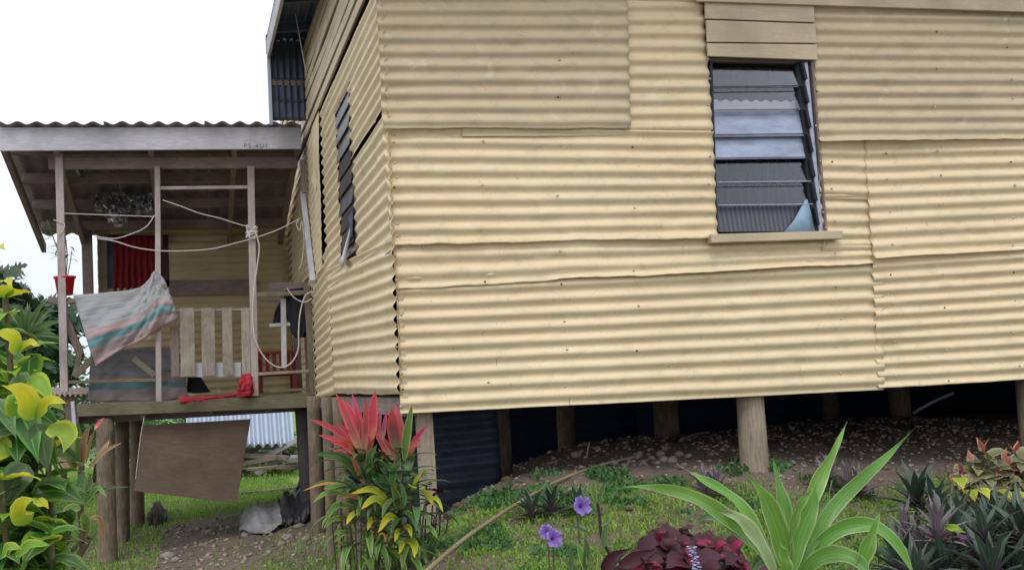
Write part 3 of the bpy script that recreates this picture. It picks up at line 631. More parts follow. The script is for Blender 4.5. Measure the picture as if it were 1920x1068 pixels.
# back wall
yb = 12.85
XL2 = v(183, 500, yb)[0]
bw = [((183, 395), (566, 385), (566, 535), (183, 535), 0), ((205, 520), (600, 520), (600, 650), (205, 655), 1), ((205, 640), (600, 640), (600, 760), (205, 760), 0)]
wz0, wz1 = v(250, 543, yb)[2], v(250, 438, yb)[2]; wx0, wx1 = v(200, 500, yb)[0], v(317, 500, yb)[0]
zt = under(12.85)+.05
for (x0, x1, z0, z1, o_) in ((XL2, 1.0, wz1, zt, 0), (XL2, wx0, wz0, wz1+.02, .0), (wx1, 1.0, wz0-.02, wz1+.02, -.003), (XL2, 1.0, .30, wz0+.02, .002), (XL2, 1.0, -.06, .32, -.004)):
    sheet('wall_sheet', ver, OLDCREAM, [x0, yb, z1], [x1, yb, z1], [x1, yb, z0], [x0, yb, z0], NF, seed=int(z0*30+80+x0*5), off=o_, step=.12, bulge=.003, amp=.009, gphase=gph)
blk('inner_lining', XL2+.02, 1.0, yb+.3, yb+.33, -.06, zt+.2, DARK, ver)
blk('inner_lining', XL2+.02, XL2+.05, yb+.03, yb+.3, -.06, zt, DARK, ver)
fw = vb('window_frame', (193, 440), (194, 545), yb-.05, .085, .04, MOSSW)
vb('board', (318, 537), (470, 538), yb-.06, .03, .17, DARKW) if False else plate('board', [v(318, 525, yb-.05), v(480, 524, yb-.05), v(480, 551, yb-.05), v(318, 554, yb-.05)], NF, .03, DARKW, ver)
plate('window_pane', [v(200, 440, yb+.03), v(222, 440, yb+.03), v(222, 545, yb+.03), v(200, 545, yb+.03)], NF, .01, BLUEM, ver)
plate('window_pane', [v(297, 440, yb+.03), v(317, 440, yb+.03), v(317, 525, yb+.03), v(297, 525, yb+.03)], NF, .01, m_plain('dark_maroon_panel', srgb(84, 20, 34), .6, 0, .1), ver)
# deck
fl = [v(145, 752), v(590, 738)]
dz = -.035; dx0, dx1 = v(140, 760)[0], .985
nb = 16
for k in range(nb):
    y_ = YV+.02+(12.8-YV-.02)*k/nb; blk('floor_board', dx0, dx1, y_, y_+(12.8-YV)/nb-.008, dz-.03, dz, MOSSW, ver, bevel=.002)
plate('deck_beam', [v(143, 757, YV-.03), v(592, 741, YV-.03), v(592, 763, YV-.03), v(146, 781, YV-.03)], NF, .05, MOSSW, ver, bevel=.004)
beam('deck_beam', [dx0, YV+.06, dz-.10], [dx0, 12.8, dz-.10], .05, .12, DARKW, ver)
for x_ in (-.45, .1, .6): beam('joist', [x_, YV+.03, dz-.085], [x_, 12.8, dz-.085], .05, .10, DARKW, ver)
beam('deck_beam', [dx0, YV+.25, dz-.11], [dx1, YV+.25, dz-.11], .08, .10, DARKW, ver); beam('deck_beam', [dx0, 12.7, dz-.13], [dx1, 12.7, dz-.13], .06, .12, DARKW, ver)
TARL = m_wood('blackened_log', srgb(46, 42, 44), srgb(66, 60, 60), srgb(86, 78, 76))
for (px, pb, y_, r, m, tpx) in ((203, 1060, 10.55, .077, LOGD, 196), (229, 1020, 11.5, .065, LOGD, 229), (257, 985, 12.7, .07, LOGD, 257), (583, 960, 10.7, .075, TARL, 568), (606, 970, 11.2, .07, TARL, 590)):
    a = v(px, pb, y_); b = v(tpx, 780, y_); log('log_post', [a[0], y_, gz(a[0], y_)], [b[0], y_, dz-.12], r*1.05, r*.95, m, ver, seed=px)
# palings and rails
vb('rail', (300, 583), (470, 580), YV+.04, .02, .06, PICK)
for (x0, x1, a, b_, dy) in ((319, 335, 612, 706, .02), (337, 364, 577, 706, 0), (377, 402, 577, 705, 0), (416, 435, 577, 704, 0), (452, 468, 577, 704, 0)):
    plate('paling', [v(x0, a, YV+dy), v(x1, a-.5, YV+dy), v(x1+2, b_-1, YV+dy), v(x0+2, b_, YV+dy)], NF, .016, PICK if x0 > 330 else DARKW, ver)
plate('white_board', [v(322, 681, YV+.06), v(452, 679, YV+.06), v(452, 706, YV+.06), v(322, 707, YV+.06)], NF, .01, PAPER, ver)
vb('rail', (128, 716), (292, 712), YV, .028, .045, MOSSW); vb('rail', (128, 566), (150, 562), YV+.03, .04, .09, MOSSW)
vb('rail', (481, 701), (582, 695), YV, .025, .045, PICK); vb('rail', (505, 733), (582, 729), YV+.04, .025, .045, MOSSW)
vb('rail', (478, 553), (586, 548), YV, .04, .05, MOSSW); vb('rail', (498, 560), (560, 566), YV+.25, .03, .04, DARKW)
plate('box_shelf', [v(505, 530, YV+.3), v(585, 528, YV+.3), v(585, 544, YV+.3), v(505, 547, YV+.3)], NF, .3, DARKW, ver)
vb('thin_post', (531, 560), (533, 690), YV+.05, .045, .03, GREYW); vb('rail', (505, 610), (548, 607), YV+.06, .03, .03, GREYW)
vb('brace', (90, 560), (128, 572), YV+.5, .05, .05, DARKW); vb('brace', (122, 590), (152, 668), YV+.1, .06, .09, DARKW)
vb('brace', (152, 655), (140, 705), YV+.02, .045, .05, MOSSW); vb('brace', (173, 672), (140, 706), YV, .05, .055, MOSSW); vb('brace', (250, 672), (291, 704), YV+.04, .05, .07, MOSSW)
vb('thin_post', (575, 610), (580, 735), YV+.35, .05, .05, DARKW); vb('thin_post', (556, 630), (560, 735), YV+.8, .07, .05, DARKW)
vb('thin_post', (136, 752), (140, 800), YV-.02, .03, .03, PVC)
vb('thin_post', (566, 300), (572, 362), YF+.1, .04, .05, DARKW)

# ================================================================ THINGS ON AND AROUND THE VERANDAH
def cloth(name, top, bot, y, mat, parent=None, n=46, m=30, fold=.02, sag=.0, dy=(0, 0), seed=0, solid=.006, loc=None):
    T = spline([v(*p, y) for p in top], n); B = spline([v(*p, y) for p in bot], n); vs = []; uv = []
    for j in range(m):
        t = j/(m-1)
        for i in range(n):
            u = i/(n-1); p = T[i]*(1-t)+B[i]*t
            off = fold*.22*float(wob(np.array(u*9+t*16.), np.array(t*5-u*7.), 1.6, seed+7))+fold*float(wob(np.array(u*3.0+t*.6), np.array(t*2.2), 1.2, seed))*(.25+t)+fold*.35*float(wob(np.array(u*8.+t*3), np.array(t*4-u*2), 1.5, seed+1))
            vs.append(p+np.array([0, -off-dy[0]*(1-t)-dy[1]*t-sag*math.sin(math.pi*t), 0])); uv.append((u, t))
    return mk(name, vs, grid_faces(m, n), mat, parent, uv, smooth=True, solid=solid)
o = cloth('hanging_mat', [(137, 553), (190, 549), (250, 542), (274, 530), (286, 513), (293, 508), (306, 522), (314, 540)],
          [(180, 686), (205, 670), (235, 652), (262, 640), (285, 626), (305, 612), (325, 604), (335, 596)], YV-.02, MATC, fold=.05, dy=(.0, .05), seed=3, sag=.03)
tag(o, 'grey striped mat with teal and pink bands draped over the verandah rail', 'mat')
o = cloth('mattress', [(170, 660), (230, 655), (300, 650), (345, 668)], [(165, 753), (230, 752), (300, 752), (352, 742)], YV+.2, MATC2, fold=.028, seed=8, solid=.012)
tag(o, 'faded blue and grey mattress leaning behind the verandah railing', 'mattress')
o = cloth('cloth', [(352, 700), (360, 702), (375, 705)], [(350, 735), (365, 737), (395, 735)], YV+.3, BLACKC, fold=.02, n=12, m=8, seed=5); tag(o, 'small dark rag lying on the deck beside the mattress', 'cloth')
# red curtain in the back window
T = [(213, 442), (300, 441)]
n, m_ = 70, 12; vs = []
for j in range(m_):
    for i in range(n):
        u = i/(n-1); p = v(213+88*u, 441, yb-.01)*(1-j/(m_-1))+v(213+88*u, 546, yb-.01)*(j/(m_-1)); vs.append(p+np.array([0, -.018*math.sin(u*48+.5*math.sin(j*.8+u*6)), 0]))
tag(mk('curtain', vs, grid_faces(m_, n), REDC, smooth=True, solid=.003), 'deep red pleated curtain in the verandah window', 'curtain')
# foil insulation hanging from the roof
def crumple(pts, y, seed, fold=.05, n=22, m=12):
    T = spline([v(*p, y) for p in pts[0]], n); B = spline([v(*p, y) for p in pts[1]], n); vs = []; rs = random.Random(seed)
    for j in range(m):
        for i in range(n):
            t = j/(m-1); p = T[i]*(1-t)+B[i]*t; vs.append(p+np.array([rs.uniform(-.02, .02), rs.uniform(-fold, fold), rs.uniform(-.02, .02)]))
    f = grid_faces(m, n); f = f[np.random.default_rng(seed).random(len(f)) > (.22 if n > 12 else 0)]
    return vs, f
vs, fs = crumple([[(172, 366), (215, 360), (255, 364), (300, 366)], [(180, 392), (222, 424), (250, 400), (300, 408)]], 11.7, 3, fold=.09, n=32, m=16)
t_ = thing('foil_sheet', v(235, 370, 12.0), 'crumpled silver foil insulation hanging torn from the verandah roof', 'foil')
mk('foil', vs, fs, FOIL, t_); vs, fs = crumple([[(132, 308), (150, 306), (165, 312)], [(140, 322), (150, 333), (160, 322)]], 11.2, 5, n=8, m=6); mk('foil', vs, fs, FOIL, t_)
vs, fs = crumple([[(208, 395), (225, 395), (242, 398)], [(212, 412), (225, 422), (236, 416)]], 11.9, 6, n=9, m=7); mk('foil', vs, fs, FOIL, t_)
# ropes
def rp(name, pts, y, r, label, ys=None, n=60):
    P = [v(*p, y if ys is None else ys[i]) for i, p in enumerate(pts)]
    return tag(tube(name, P, r, ROPE, n=n), label, 'cord')
rp('cord', [(183, 447), (215, 452), (255, 464), (300, 470), (350, 470), (400, 466), (440, 456), (474, 447), (520, 431), (562, 410)], YV-.05, 0.0047, 'long sagging white clothesline across the verandah to the house corner', n=80)
rp('cord', [(120, 400), (200, 403), (288, 406)], YV-.04, 0.0036, 'taut white cord between the left and middle verandah posts')
rp('cord', [(290, 403), (275, 424), (250, 437), (215, 447), (178, 443)], YV-.045, 0.0043, 'white cord looping down left from the middle verandah post')
rp('cord', [(305, 375), (340, 387), (375, 400), (412, 409), (440, 418), (472, 427)], YV-.05, 0.0043, 'white cord slanting down to the knot on the right verandah post')
rp('cord', [(478, 432), (486, 462), (482, 500), (476, 545), (474, 600), (480, 640), (498, 672), (522, 688), (545, 681), (559, 655), (560, 620), (563, 585), (572, 555), (585, 546)], YV-.07, 0.0061, 'thick white rope hanging in a deep loop at the verandah steps end', n=90)
rp('cord', [(538, 540), (552, 558), (570, 566), (584, 560)], YV-.09, 0.0050, 'short white rope looped over the black jacket')
rp('cord', [(548, -4), (560, 60), (575, 142)], 9.2, 0.0036, 'white string slanting down under the house eave', n=12)
rp('cord', [(562, 408), (556, 420), (562, 432), (566, 415), (570, 450), (566, 490), (560, 505)], YV-.2, 0.0036, 'thin white string dangling from the side wall of the house')
rp('cord', [(586, 262), (592, 254), (597, 262), (590, 272), (585, 262), (593, 268), (600, 276)], 9.9, 0.0043, 'knot of white string on the side wall by the long gap')
kn = []; rs = random.Random(2)
for k in range(22): a = k*1.9; kn.append(v(472+11*math.cos(a), 434+10*math.sin(a*1.31)+rs.uniform(-3, 6), YV-.03-.03*math.sin(a)))
tag(tube('knot', kn, .006, ROPE, n=150), 'tangled knot of white cord tied round the right verandah post', 'knot')
rp('cord', [(100, 412), (112, 416), (121, 420), (118, 432), (110, 440)], YV-.04, 0.0036, 'little white tie round the leftmost verandah post')

# red pot and its plant
def lathe(name, prof, c, mat, parent, n=20, cap=True):
    vs = [(c[0]+r*math.cos(2*math.pi*k/n), c[1]+r*math.sin(2*math.pi*k/n), c[2]+z) for r, z in prof for k in range(n)]
    fs = [(i*n+j, i*n+(j+1) % n, (i+1)*n+(j+1) % n, (i+1)*n+j) for i in range(len(prof)-1) for j in range(n)]
    fs.append(tuple(range(n))[::-1]); return mk(name, vs, fs, mat, parent, smooth=True)
pb = v(122, 553, YV+.06); pot = thing('potted_plant', pb, 'red plastic pot with a thin drooping plant behind the leftmost verandah post', 'plant pot')
hp = v(122, 518, YV+.06)[2]-pb[2]
lathe('pot', [(.062, 0), (.082, hp*.9), (.092, hp*.9), (.092, hp), (.078, hp), (.074, hp*.8), (.001, hp*.8)], pb, REDP, pot)

# ---------------------------------------------------------------- leaves
PROF = dict(
 lance=lambda t: np.clip(np.sin(np.pi*np.clip(t, 0, 1)**.8), 0, 1)**(.7+.7*t)*(1-.12*t),
 strap=lambda t: (.55+.45*np.minimum(t*2.2, 1))*np.clip(1-t**3.2, 0, 1)**.8,
 ovate=lambda t: np.clip(np.sin(np.pi*np.clip(t, 0, 1)**.66), 0, 1)**(.75+.75*t),
 ti=lambda t: (.22+.78*np.clip(np.sin(np.pi*np.clip((t-.02)/.98, 0, 1)**.72), 0, 1)**.9)*np.where(t > .99, .02, 1)*np.clip((1-t)*6, 0, 1)**.6)
def ribbon(pts, wid, facing, prof='lance', fold=.25, n=14, wave=0., seed=0, twist=0.):
    c = spline(pts, n); t = np.linspace(0, 1, n); T = np.gradient(c, axis=0); T /= np.linalg.norm(T, axis=1)[:, None]
    F = np.broadcast_to(np.asarray(facing, float), c.shape).copy(); s = np.cross(T, F); s /= np.linalg.norm(s, axis=1)[:, None]+1e-9; nn = np.cross(s, T)
    if twist:
        a = (t*twist)[:, None]; s, nn = s*np.cos(a)+nn*np.sin(a), nn*np.cos(a)-s*np.sin(a)
    wd = wid/2*np.maximum(PROF[prof](t), .01); us = np.array([-1, -.55, 0, .55, 1]); vs = []; uv = []
    for i in range(n):
        for u in us:
            wv = wave*math.sin(t[i]*17+seed+u*1.5)*abs(u)
            vs.append(c[i]+s[i]*u*wd[i]*math.cos(fold*.8)+nn[i]*(fold*abs(u)**1.3*wd[i]+wv)); uv.append((.5+u/2, t[i]))
    return np.array(vs), grid_faces(n, 5), np.array(uv)
def rleaf(name, pts, wid, mat, parent, **k):
    vv, f, uv = ribbon(pts, wid, k.pop('facing', (0, -1, .25)), **k); return mk(name, vv, f, mat, parent, uv, smooth=True, loc=vv[0:5].mean(0))
def tleaf(L, wd, elev, droop, mat, prof='lance', fold=.3, n=10, wave=0., seed=0, name='leaf'):
    th = elev; p = np.zeros(3); c = [p.copy()]
    for k in range(n-1):
        t = k/(n-1); p = p+np.array([0, math.cos(th), math.sin(th)])*L/(n-1); c.append(p.copy()); th -= droop/(n-1)*(.4+1.2*t)
    vv, f, uv = ribbon(c, wd, (0, -math.sin(elev)*.999, math.cos(elev)+.001), prof, fold, n, wave, seed)
    return mesh(name, vv, f, mat, uv, smooth=True)

L_RED = m_leaf('pink_red_leaf', srgb(176, 82, 90), srgb(228, 104, 114), ew=.6, base=srgb(190, 160, 130), hv=.025, vv=.25, stripe=srgb(128, 104, 88), tip=srgb(208, 84, 100), rough=.45)
L_PINK = m_leaf('hot_pink_leaf', srgb(202, 74, 98), srgb(224, 104, 122), base=srgb(226, 130, 110), hv=.02, vv=.2)
L_MAR = m_leaf('maroon_green_leaf', srgb(122, 74, 74), srgb(204, 84, 76), tip=srgb(206, 80, 70), hv=.02, vv=.2, base=srgb(110, 120, 84))
L_DG = m_leaf('dark_green_leaf', srgb(82, 116, 70), srgb(108, 142, 84), rib=srgb(110, 140, 90), hv=.02, vv=.4, trans=.25)
L_LG = m_leaf('light_green_leaf', srgb(106, 148, 76), srgb(166, 188, 104), hv=.02, vv=.3)
L_YE = m_leaf('yellowing_leaf', srgb(176, 188, 66), srgb(206, 206, 74), tip=srgb(214, 196, 60), spots=srgb(176, 110, 50), hv=.02, vv=.2)
L_OR = m_leaf('orange_dry_leaf', srgb(196, 140, 78), srgb(206, 160, 96), hv=.02, vv=.2)
L_DR = m_leaf('bright_striped_leaf', srgb(108, 156, 70), srgb(212, 222, 178), ew=.93, rib=srgb(120, 168, 78), hv=.01, vv=.14, trans=.35, rough=.33, stripe=srgb(122, 168, 78))
L_DP = m_leaf('pale_underside_leaf', srgb(174, 196, 142), srgb(214, 222, 186), ew=.8, hv=.01, vv=.1, trans=.35, spots=srgb(160, 150, 110))
L_BR = m_leaf('broad_green_leaf', srgb(74, 124, 58), srgb(128, 172, 72), rib=srgb(140, 180, 90), hv=.02, vv=.35, trans=.35, rough=.3)
L_BY = m_leaf('broad_yellow_leaf', srgb(204, 200, 52), srgb(216, 212, 84), base=srgb(132, 168, 60), spots=srgb(160, 170, 60), hv=.015, vv=.12, trans=.4, rough=.35)
L_BL = m_leaf('broad_lime_leaf', srgb(138, 180, 58), srgb(186, 204, 66), hv=.02, vv=.2, trans=.4)
L_RH = m_leaf('purple_grey_leaf', srgb(112, 106, 112), srgb(150, 128, 146), rib=srgb(150, 142, 150), base=srgb(140, 84, 124), hv=.03, vv=.3, trans=.15)
L_RG = m_leaf('dark_teal_leaf', srgb(62, 88, 72), srgb(88, 94, 90), rib=srgb(100, 122, 104), base=srgb(110, 70, 100), hv=.03, vv=.45, trans=.12)
L_CO = m_leaf('coleus_leaf', srgb(74, 28, 44), srgb(62, 28, 42), hv=.015, vv=.3, trans=.2, rough=.55)
L_CM = m_leaf('coleus_magenta_leaf', srgb(150, 24, 62), srgb(66, 26, 42), ew=.36, tip=srgb(70, 26, 42), hv=.015, vv=.2, trans=.2, rough=.55)
L_CP = m_leaf('copper_green_leaf', srgb(118, 128, 92), srgb(172, 156, 124), rib=srgb(140, 100, 84), hv=.03, vv=.3, trans=.2)
L_CR = m_leaf('copper_pink_leaf', srgb(186, 110, 98), srgb(206, 150, 124), hv=.02, vv=.25, trans=.25)
L_TR = m_leaf('tree_leaf', srgb(72, 106, 76), srgb(92, 128, 86), hv=.03, vv=.5, trans=.3)
STEM = m_plain('green_brown_stem', srgb(104, 98, 68), .8, 0, .2, 20); STEMD = m_plain('dark_stem', srgb(66, 52, 50), .8, 0, .2, 20)

# pot plant leaves (thin drooping)
for pts, r in (([(122, 520), (112, 480), (98, 440), (88, 412)], .005), ([(124, 520), (126, 480), (122, 440)], .005), ([(126, 520), (132, 490), (134, 470)], .004)):
    tube('stem', [v(*p, YV+.06) for p in pts], r, STEM, pot, n=10)
rs = random.Random(4); tl_ = [tleaf(.15, .022, .3, 1.5, L_TR, 'lance', name='leaf'), tleaf(.11, .02, .0, 1.2, L_TR, 'lance', name='leaf')]
for k in range(34):
    t = rs.random(); base_ = spline([(122, 520, 0), (112, 480, 0), (98, 440, 0), (88, 412, 0)] if k % 3 else [(126, 520, 0), (130, 470, 0), (124, 430, 0)], 20)[int(6+t*13)]
    inst(tl_[k % 2], 'leaf', pot, v(base_[0], base_[1], YV+.06), rs.uniform(0, 6.28), rs.uniform(-.4, .4), rs.uniform(.6, 1.1))

# jacket
jp = thing('jacket', v(555, 545, YV+.12), 'black jacket hung over the rail at the right end of the verandah', 'jacket')
def blobcloth(name, outline_l, outline_r, y, mat, parent, fold=.03, th=.05, seed=0):
    n, m = 16, 18; A = spline([v(*p, y) for p in outline_l], m); B = spline([v(*p, y) for p in outline_r], m); vs = []
    for side in (1, -1):
        for j in range(m):
            for i in range(n):
                u = i/(n-1); p = A[j]*(1-u)+B[j]*u
                vs.append(p+np.array([0, -side*th*math.sin(math.pi*u)**.5+fold*float(wob(np.array(u*4.), np.array(j/m*2.), 1.3, seed+side)), 0]))
    f = grid_faces(m, n); g = grid_faces(m, n, m*n)[:, ::-1]
    rim = [(j*n, (j+1)*n, (j+1)*n+m*n, j*n+m*n) for j in range(m-1)]+[(j*n+n-1, j*n+n-1+m*n, (j+1)*n+n-1+m*n, (j+1)*n+n-1) for j in range(m-1)]
    return mk(name, vs, [tuple(q) for q in f]+[tuple(q) for q in g]+rim, mat, parent, smooth=True)
blobcloth('body', [(536, 543), (532, 570), (542, 610), (552, 632)], [(586, 538), (586, 570), (583, 610), (572, 632)], YV+.06, BLACKC, jp, seed=1)
blobcloth('sleeve', [(528, 560), (517, 580), (511, 606)], [(545, 552), (538, 580), (531, 606)], YV+.12, BLACKC, jp, seed=2, th=.03)
# red chairs stacked behind the rail
ch = thing('plastic_chair', v(520, 740, YV+.7), 'dark red plastic chair standing behind the rails at the right end of the verandah', 'chair')
yc = YV+.6
bx = lambda nme, a, b, w_, h_, y=yc, m=REDCH: vb(nme, a, b, y, w_, h_, m, par=ch)
bx('backrest', (484, 662), (552, 660), .03, .05); 
for x_ in (488, 501, 514, 527, 540, 550): bx('slat', (x_, 664), (x_+1, 696), .035, .02)
plate('seat', [v(482, 696, yc-.3), v(556, 693, yc-.3), v(556, 703, yc-.3), v(482, 706, yc-.3)], NF, .38, REDCH, ch, bevel=.01)
for x_, y_ in ((486, yc-.28), (552, yc-.28), (488, yc+.05), (548, yc+.05)): vb('leg', (x_, 700), (x_+1, 736), y_, .04, .04, REDCH, par=ch)
for a in ((484, 672), (552, 670)): vb('armrest', a, a[:1]+(a[1]+4,), yc-.1, .04, .3, REDCH, par=ch)
o = cloth('cloth', [(452, 706), (462, 701), (472, 705)], [(446, 738), (460, 742), (474, 738)], YV+.0, REDT, fold=.06, n=18, m=14, seed=11, sag=.05, solid=.02); tag(o, 'bunched crimson cloth against the foot of the right verandah post', 'cloth')
o = cloth('cloth', [(335, 744), (380, 743), (430, 738), (470, 733)], [(338, 755), (380, 750), (430, 745), (470, 742)], YV-.09, REDT, fold=.012, n=30, m=6, seed=12, solid=.015); tag(o, 'crimson cloth strip trailing over the edge of the verandah deck', 'cloth')

# plywood sheet hung under the deck
o = plate('plywood_sheet', [v(265, 797, YV+.1), v(470, 785, YV+.1), v(444, 942, YV-.05), v(251, 920, YV-.05)], NF, .012, PLY, None)
tag(o, 'brown plywood sheet hung under the verandah deck', 'plywood')
rp('cord', [(270, 782), (262, 830), (252, 918)], YV-.02, 0.0029, 'thin cord along the left edge of the hung plywood sheet', n=10)
# little iron shed roof left of the verandah
sh = thing('lean_to', v(110, 800, 11.5), 'small rusty iron lean-to roof just left of the verandah deck', 'lean-to')
a, b = v(66, 737, 11.2), v(160, 736, 11.2)
sheet('roof_sheet', sh, m_plain('pale_rusty_iron', srgb(222, 206, 204), .6, .2, .2, 8), [a[0], 11.2, a[2]-.02], [a[0]+.02, 12.4, a[2]+.05], [b[0]+.02, 12.4, b[2]+.05], [b[0], 11.2, b[2]-.02], (0, 0, 1), pitch=.045, amp=.014, step=.2, edge=0)
vb('post', (132, 745), (134, 800), 11.3, .09, .04, DARKW, par=sh); vb('rail', (66, 744), (160, 742), 11.3, .03, .03, DARKW, par=sh)
# galvanised shed beyond
shd = thing('shed', [1.0, 19, float(H(1, 19))], 'low galvanised iron shed roof standing beyond the verandah posts', 'shed')
a, b, c_, d = v(335, 762, 17), v(562, 762, 17), v(553, 834, 17), v(350, 838, 17)
sheet('roof_sheet', shd, GALV, d, [d[0], 18.6, a[2]+.15], [b[0], 18.6, b[2]+.15], c_, (0, -.5, .85), pitch=.125, amp=.034, step=.4, edge=0)
for px in (520, 592, 400): p = v(px, 870, 17.3); log('post', [p[0], 17.3, gz(p[0], 17.3)], [p[0], 17.3, c_[2]+.02], .075, .07, LOGW if px == 520 else LOGD, shd, seed=px)
# scrap heap beyond
heap = thing('scrap_heap', G(500, 905, 10), 'heap of old planks and roots beside the shed post', 'scrap heap')
rs = random.Random(9); hb = G(490, 900, 10)
for k in range(16):
    x_ = hb[0]+rs.uniform(-.5, .9); y_ = hb[1]+rs.uniform(.2, 1.4); z = float(H(x_, y_))+.06+.04*k*rs.random(); a_ = rs.uniform(-.5, .5)
    L = rs.uniform(.4, .9); beam('plank', [x_-L*math.cos(a_)/2, y_, z-.1*math.sin(a_)], [x_+L*math.cos(a_)/2, y_+rs.uniform(-.3, .3), z+L*math.sin(a_)/2+.1], .12, .03+.05*rs.random(), DARKW if k % 3 else GREYW, heap)
# sacking and tarpaulin at the base of the dark posts
sk = G(500, 985, 6)
def ragmesh(name, pxs, h, mat, label, cat, seed=0, n=30, m=20, rough=.03):
    A = [G(*p, 5) for p in pxs[0]]; B = [G(*p, 5) for p in pxs[1]]; A = spline(A, n); B = spline(B, n); vs = []; rs = random.Random(seed)
    for j in range(m):
        for i in range(n):
            t = j/(m-1); u = i/(n-1); p = A[i]*(1-t)+B[i]*t; p[2] = float(H(p[0], p[1]))+.01+.35*h*abs(float(wob(np.array(u*3.4), np.array(t*3.), 1.3, seed)))+h*math.sin(math.pi*t)**.6*(.35+.65*abs(math.sin(u*3.2+seed)))*math.sin(math.pi*min(max(u, .04), .96))**.5+rs.uniform(-1, 1)*rough*h
            vs.append(p)
    return tag(mk(name, vs, grid_faces(m, n), mat, smooth=True, solid=.006), label, cat)
ragmesh('sack', [[(452, 975), (490, 962), (545, 945)], [(450, 1000), (500, 1003), (560, 975)]], .13, GREYC, 'crumpled grey sack lying on the bare earth under the verandah', 'sack', 1)
ragmesh('tarpaulin', [[(520, 960), (560, 935), (592, 905)], [(530, 992), (570, 985), (598, 970)]], .26, TARP, 'black tarpaulin bunched against the dark verandah posts', 'tarpaulin', 2)
ragmesh('charred_log', [[(278, 968), (295, 960), (312, 965)], [(276, 985), (295, 988), (314, 982)]], .13, m_plain('charred_wood', srgb(52, 42, 36), .95, 0, .3, 20, .8), 'small charred stump lump on the grass behind the log posts', 'log', 3, 12, 8, .3)
# pipes down by the house
for k, (a, b, y_, r) in enumerate((((590, 830), (603, 985), 9.9, .016), ((600, 830), (598, 988), 9.95, .012), ((595, 905), (612, 975), 9.8, .014))):
    pass
pz = thing('drain_pipes', v(600, 985, 9.9), 'bundle of white plastic pipes running down beside the dark posts', 'pipe')
for a, b, y_, r in (((589, 828), (605, 985), 9.85, .017), ((599, 828), (601, 986), 9.9, .012), ((594, 900), (612, 978), 9.8, .014)): tube('pipe', [v(*a, y_), v(*b, y_)], r, PVC, pz, n=8, k=8)
# garden hose / cane on the far lawn
tag(tube('cane', [G(452, 929, 8)+zp*.03, G(500, 925, 8)+zp*.03, G(560, 918, 8)+zp*.03], .02, BAMB, n=20), 'pale cane lying on the lawn behind the hung plywood', 'cane')

# bamboo pole and sticks in front
def onG(px, py, h=.02, y0=3.5): return G(px, py, y0)+np.array([0, 0, h])
pole = thing('bamboo_pole', onG(950, 970), 'long dry bamboo pole lying up the grassy bank', 'pole')
pp = [PY(px_, py_, y_) for px_, py_, y_ in ((790, 1078, 4.83), (870, 1010, 5.2), (945, 959, 5.52), (1010, 920, 5.82), (1060, 895, 6.02), (1130, 870, 6.3), (1190, 856, 6.5))]
tube('culm', pp, [.0105, .009, .008, .0065], BAMB, pole, n=60, k=10)
for t in (.05, .2, .36, .52, .7, .86):
    c_ = spline(pp, 101); i = int(t*100); d = _n(c_[i+1]-c_[i-1]); tube('node', [c_[i]-d*.008, c_[i]+d*.008], .0122-.0048*t, BAMB, pole, n=4, k=10)
def stick(a, b, r, label, mat=BAMB, ya=None):
    A = onG(*a, .02) if ya is None else PY(*a, ya[0]); B = onG(*b, .02) if ya is None else PY(*b, ya[1])
    return tag(tube('stick', [A, (A+B)/2+np.array([0, 0, .01]), B], r, mat, n=12), label, 'stick')
stick((1712, 774), (1788, 736), .012, 'pale stick leaning under the right end of the house', GREYW, (8.2, 8.0))
stick((1105, 830), (1100, 858), .004, 'thin dry stalk upright on the gravel mound', BAMB, (6.4, 6.38))
stick((1275, 832), (1330, 815), .01, 'dark twig on the earth behind the middle stump', DARKW)

# ================================================================ STONES
def rock_mesh(seed, r=1.):
    bm = bmesh.new(); bmesh.ops.create_icosphere(bm, subdivisions=1, radius=r); rs = random.Random(seed)
    sc = (rs.uniform(.8, 1.4), rs.uniform(.7, 1.1), rs.uniform(.5, .8))
    for q_ in bm.verts: k = rs.uniform(.78, 1.15); q_.co = Vector((q_.co.x*sc[0]*k, q_.co.y*sc[1]*k, q_.co.z*sc[2]*k))
    vs = np.array([tuple(q_.co) for q_ in bm.verts]); fs = np.array([[a.index for a in f.verts] for f in bm.faces]); bm.free(); return vs, fs
RK = [rock_mesh(k) for k in range(6)]; RM = [mesh('stone', a, b, STONE) for a, b in RK]
RMD = [mesh('stone', a, b, m_plain('brown_stone', srgb(122, 100, 84), .9, 0, .25, 12, .5)) for a, b in RK[:3]]
rs = random.Random(31); spots = [(1180, 866), (1195, 858), (1207, 868), (1222, 860), (1232, 868), (1243, 864), (1258, 866), (1170, 872), (1262, 856), (1200, 850), (1216, 852), (1238, 853), (1274, 852), (1150, 870), (1290, 858), (1335, 852), (1362, 836), (1080, 853), (1090, 846), (1120, 842), (1440, 862), (1486, 868), (1478, 874), (1248, 842)]
LB = 'pale grey stone in the little pile below the house wall'
k = 0
for (px, py) in spots:
    p = G(px, py+3, 5); s_ = rs.uniform(.016, .034)
    o = inst(RM[k % 6], 'stone', None, p+zp*s_*.4, rs.uniform(0, 6), rs.uniform(-.4, .4), s_); k += 1
    if 1140 < px < 1300 and py > 849: tag(o, LB, 'stone', 'stones in the pale pile below the house wall')
    else: tag(o, 'pale stone lying loose on the earth under the house edge', 'stone', 'loose pale stones along the house edge')
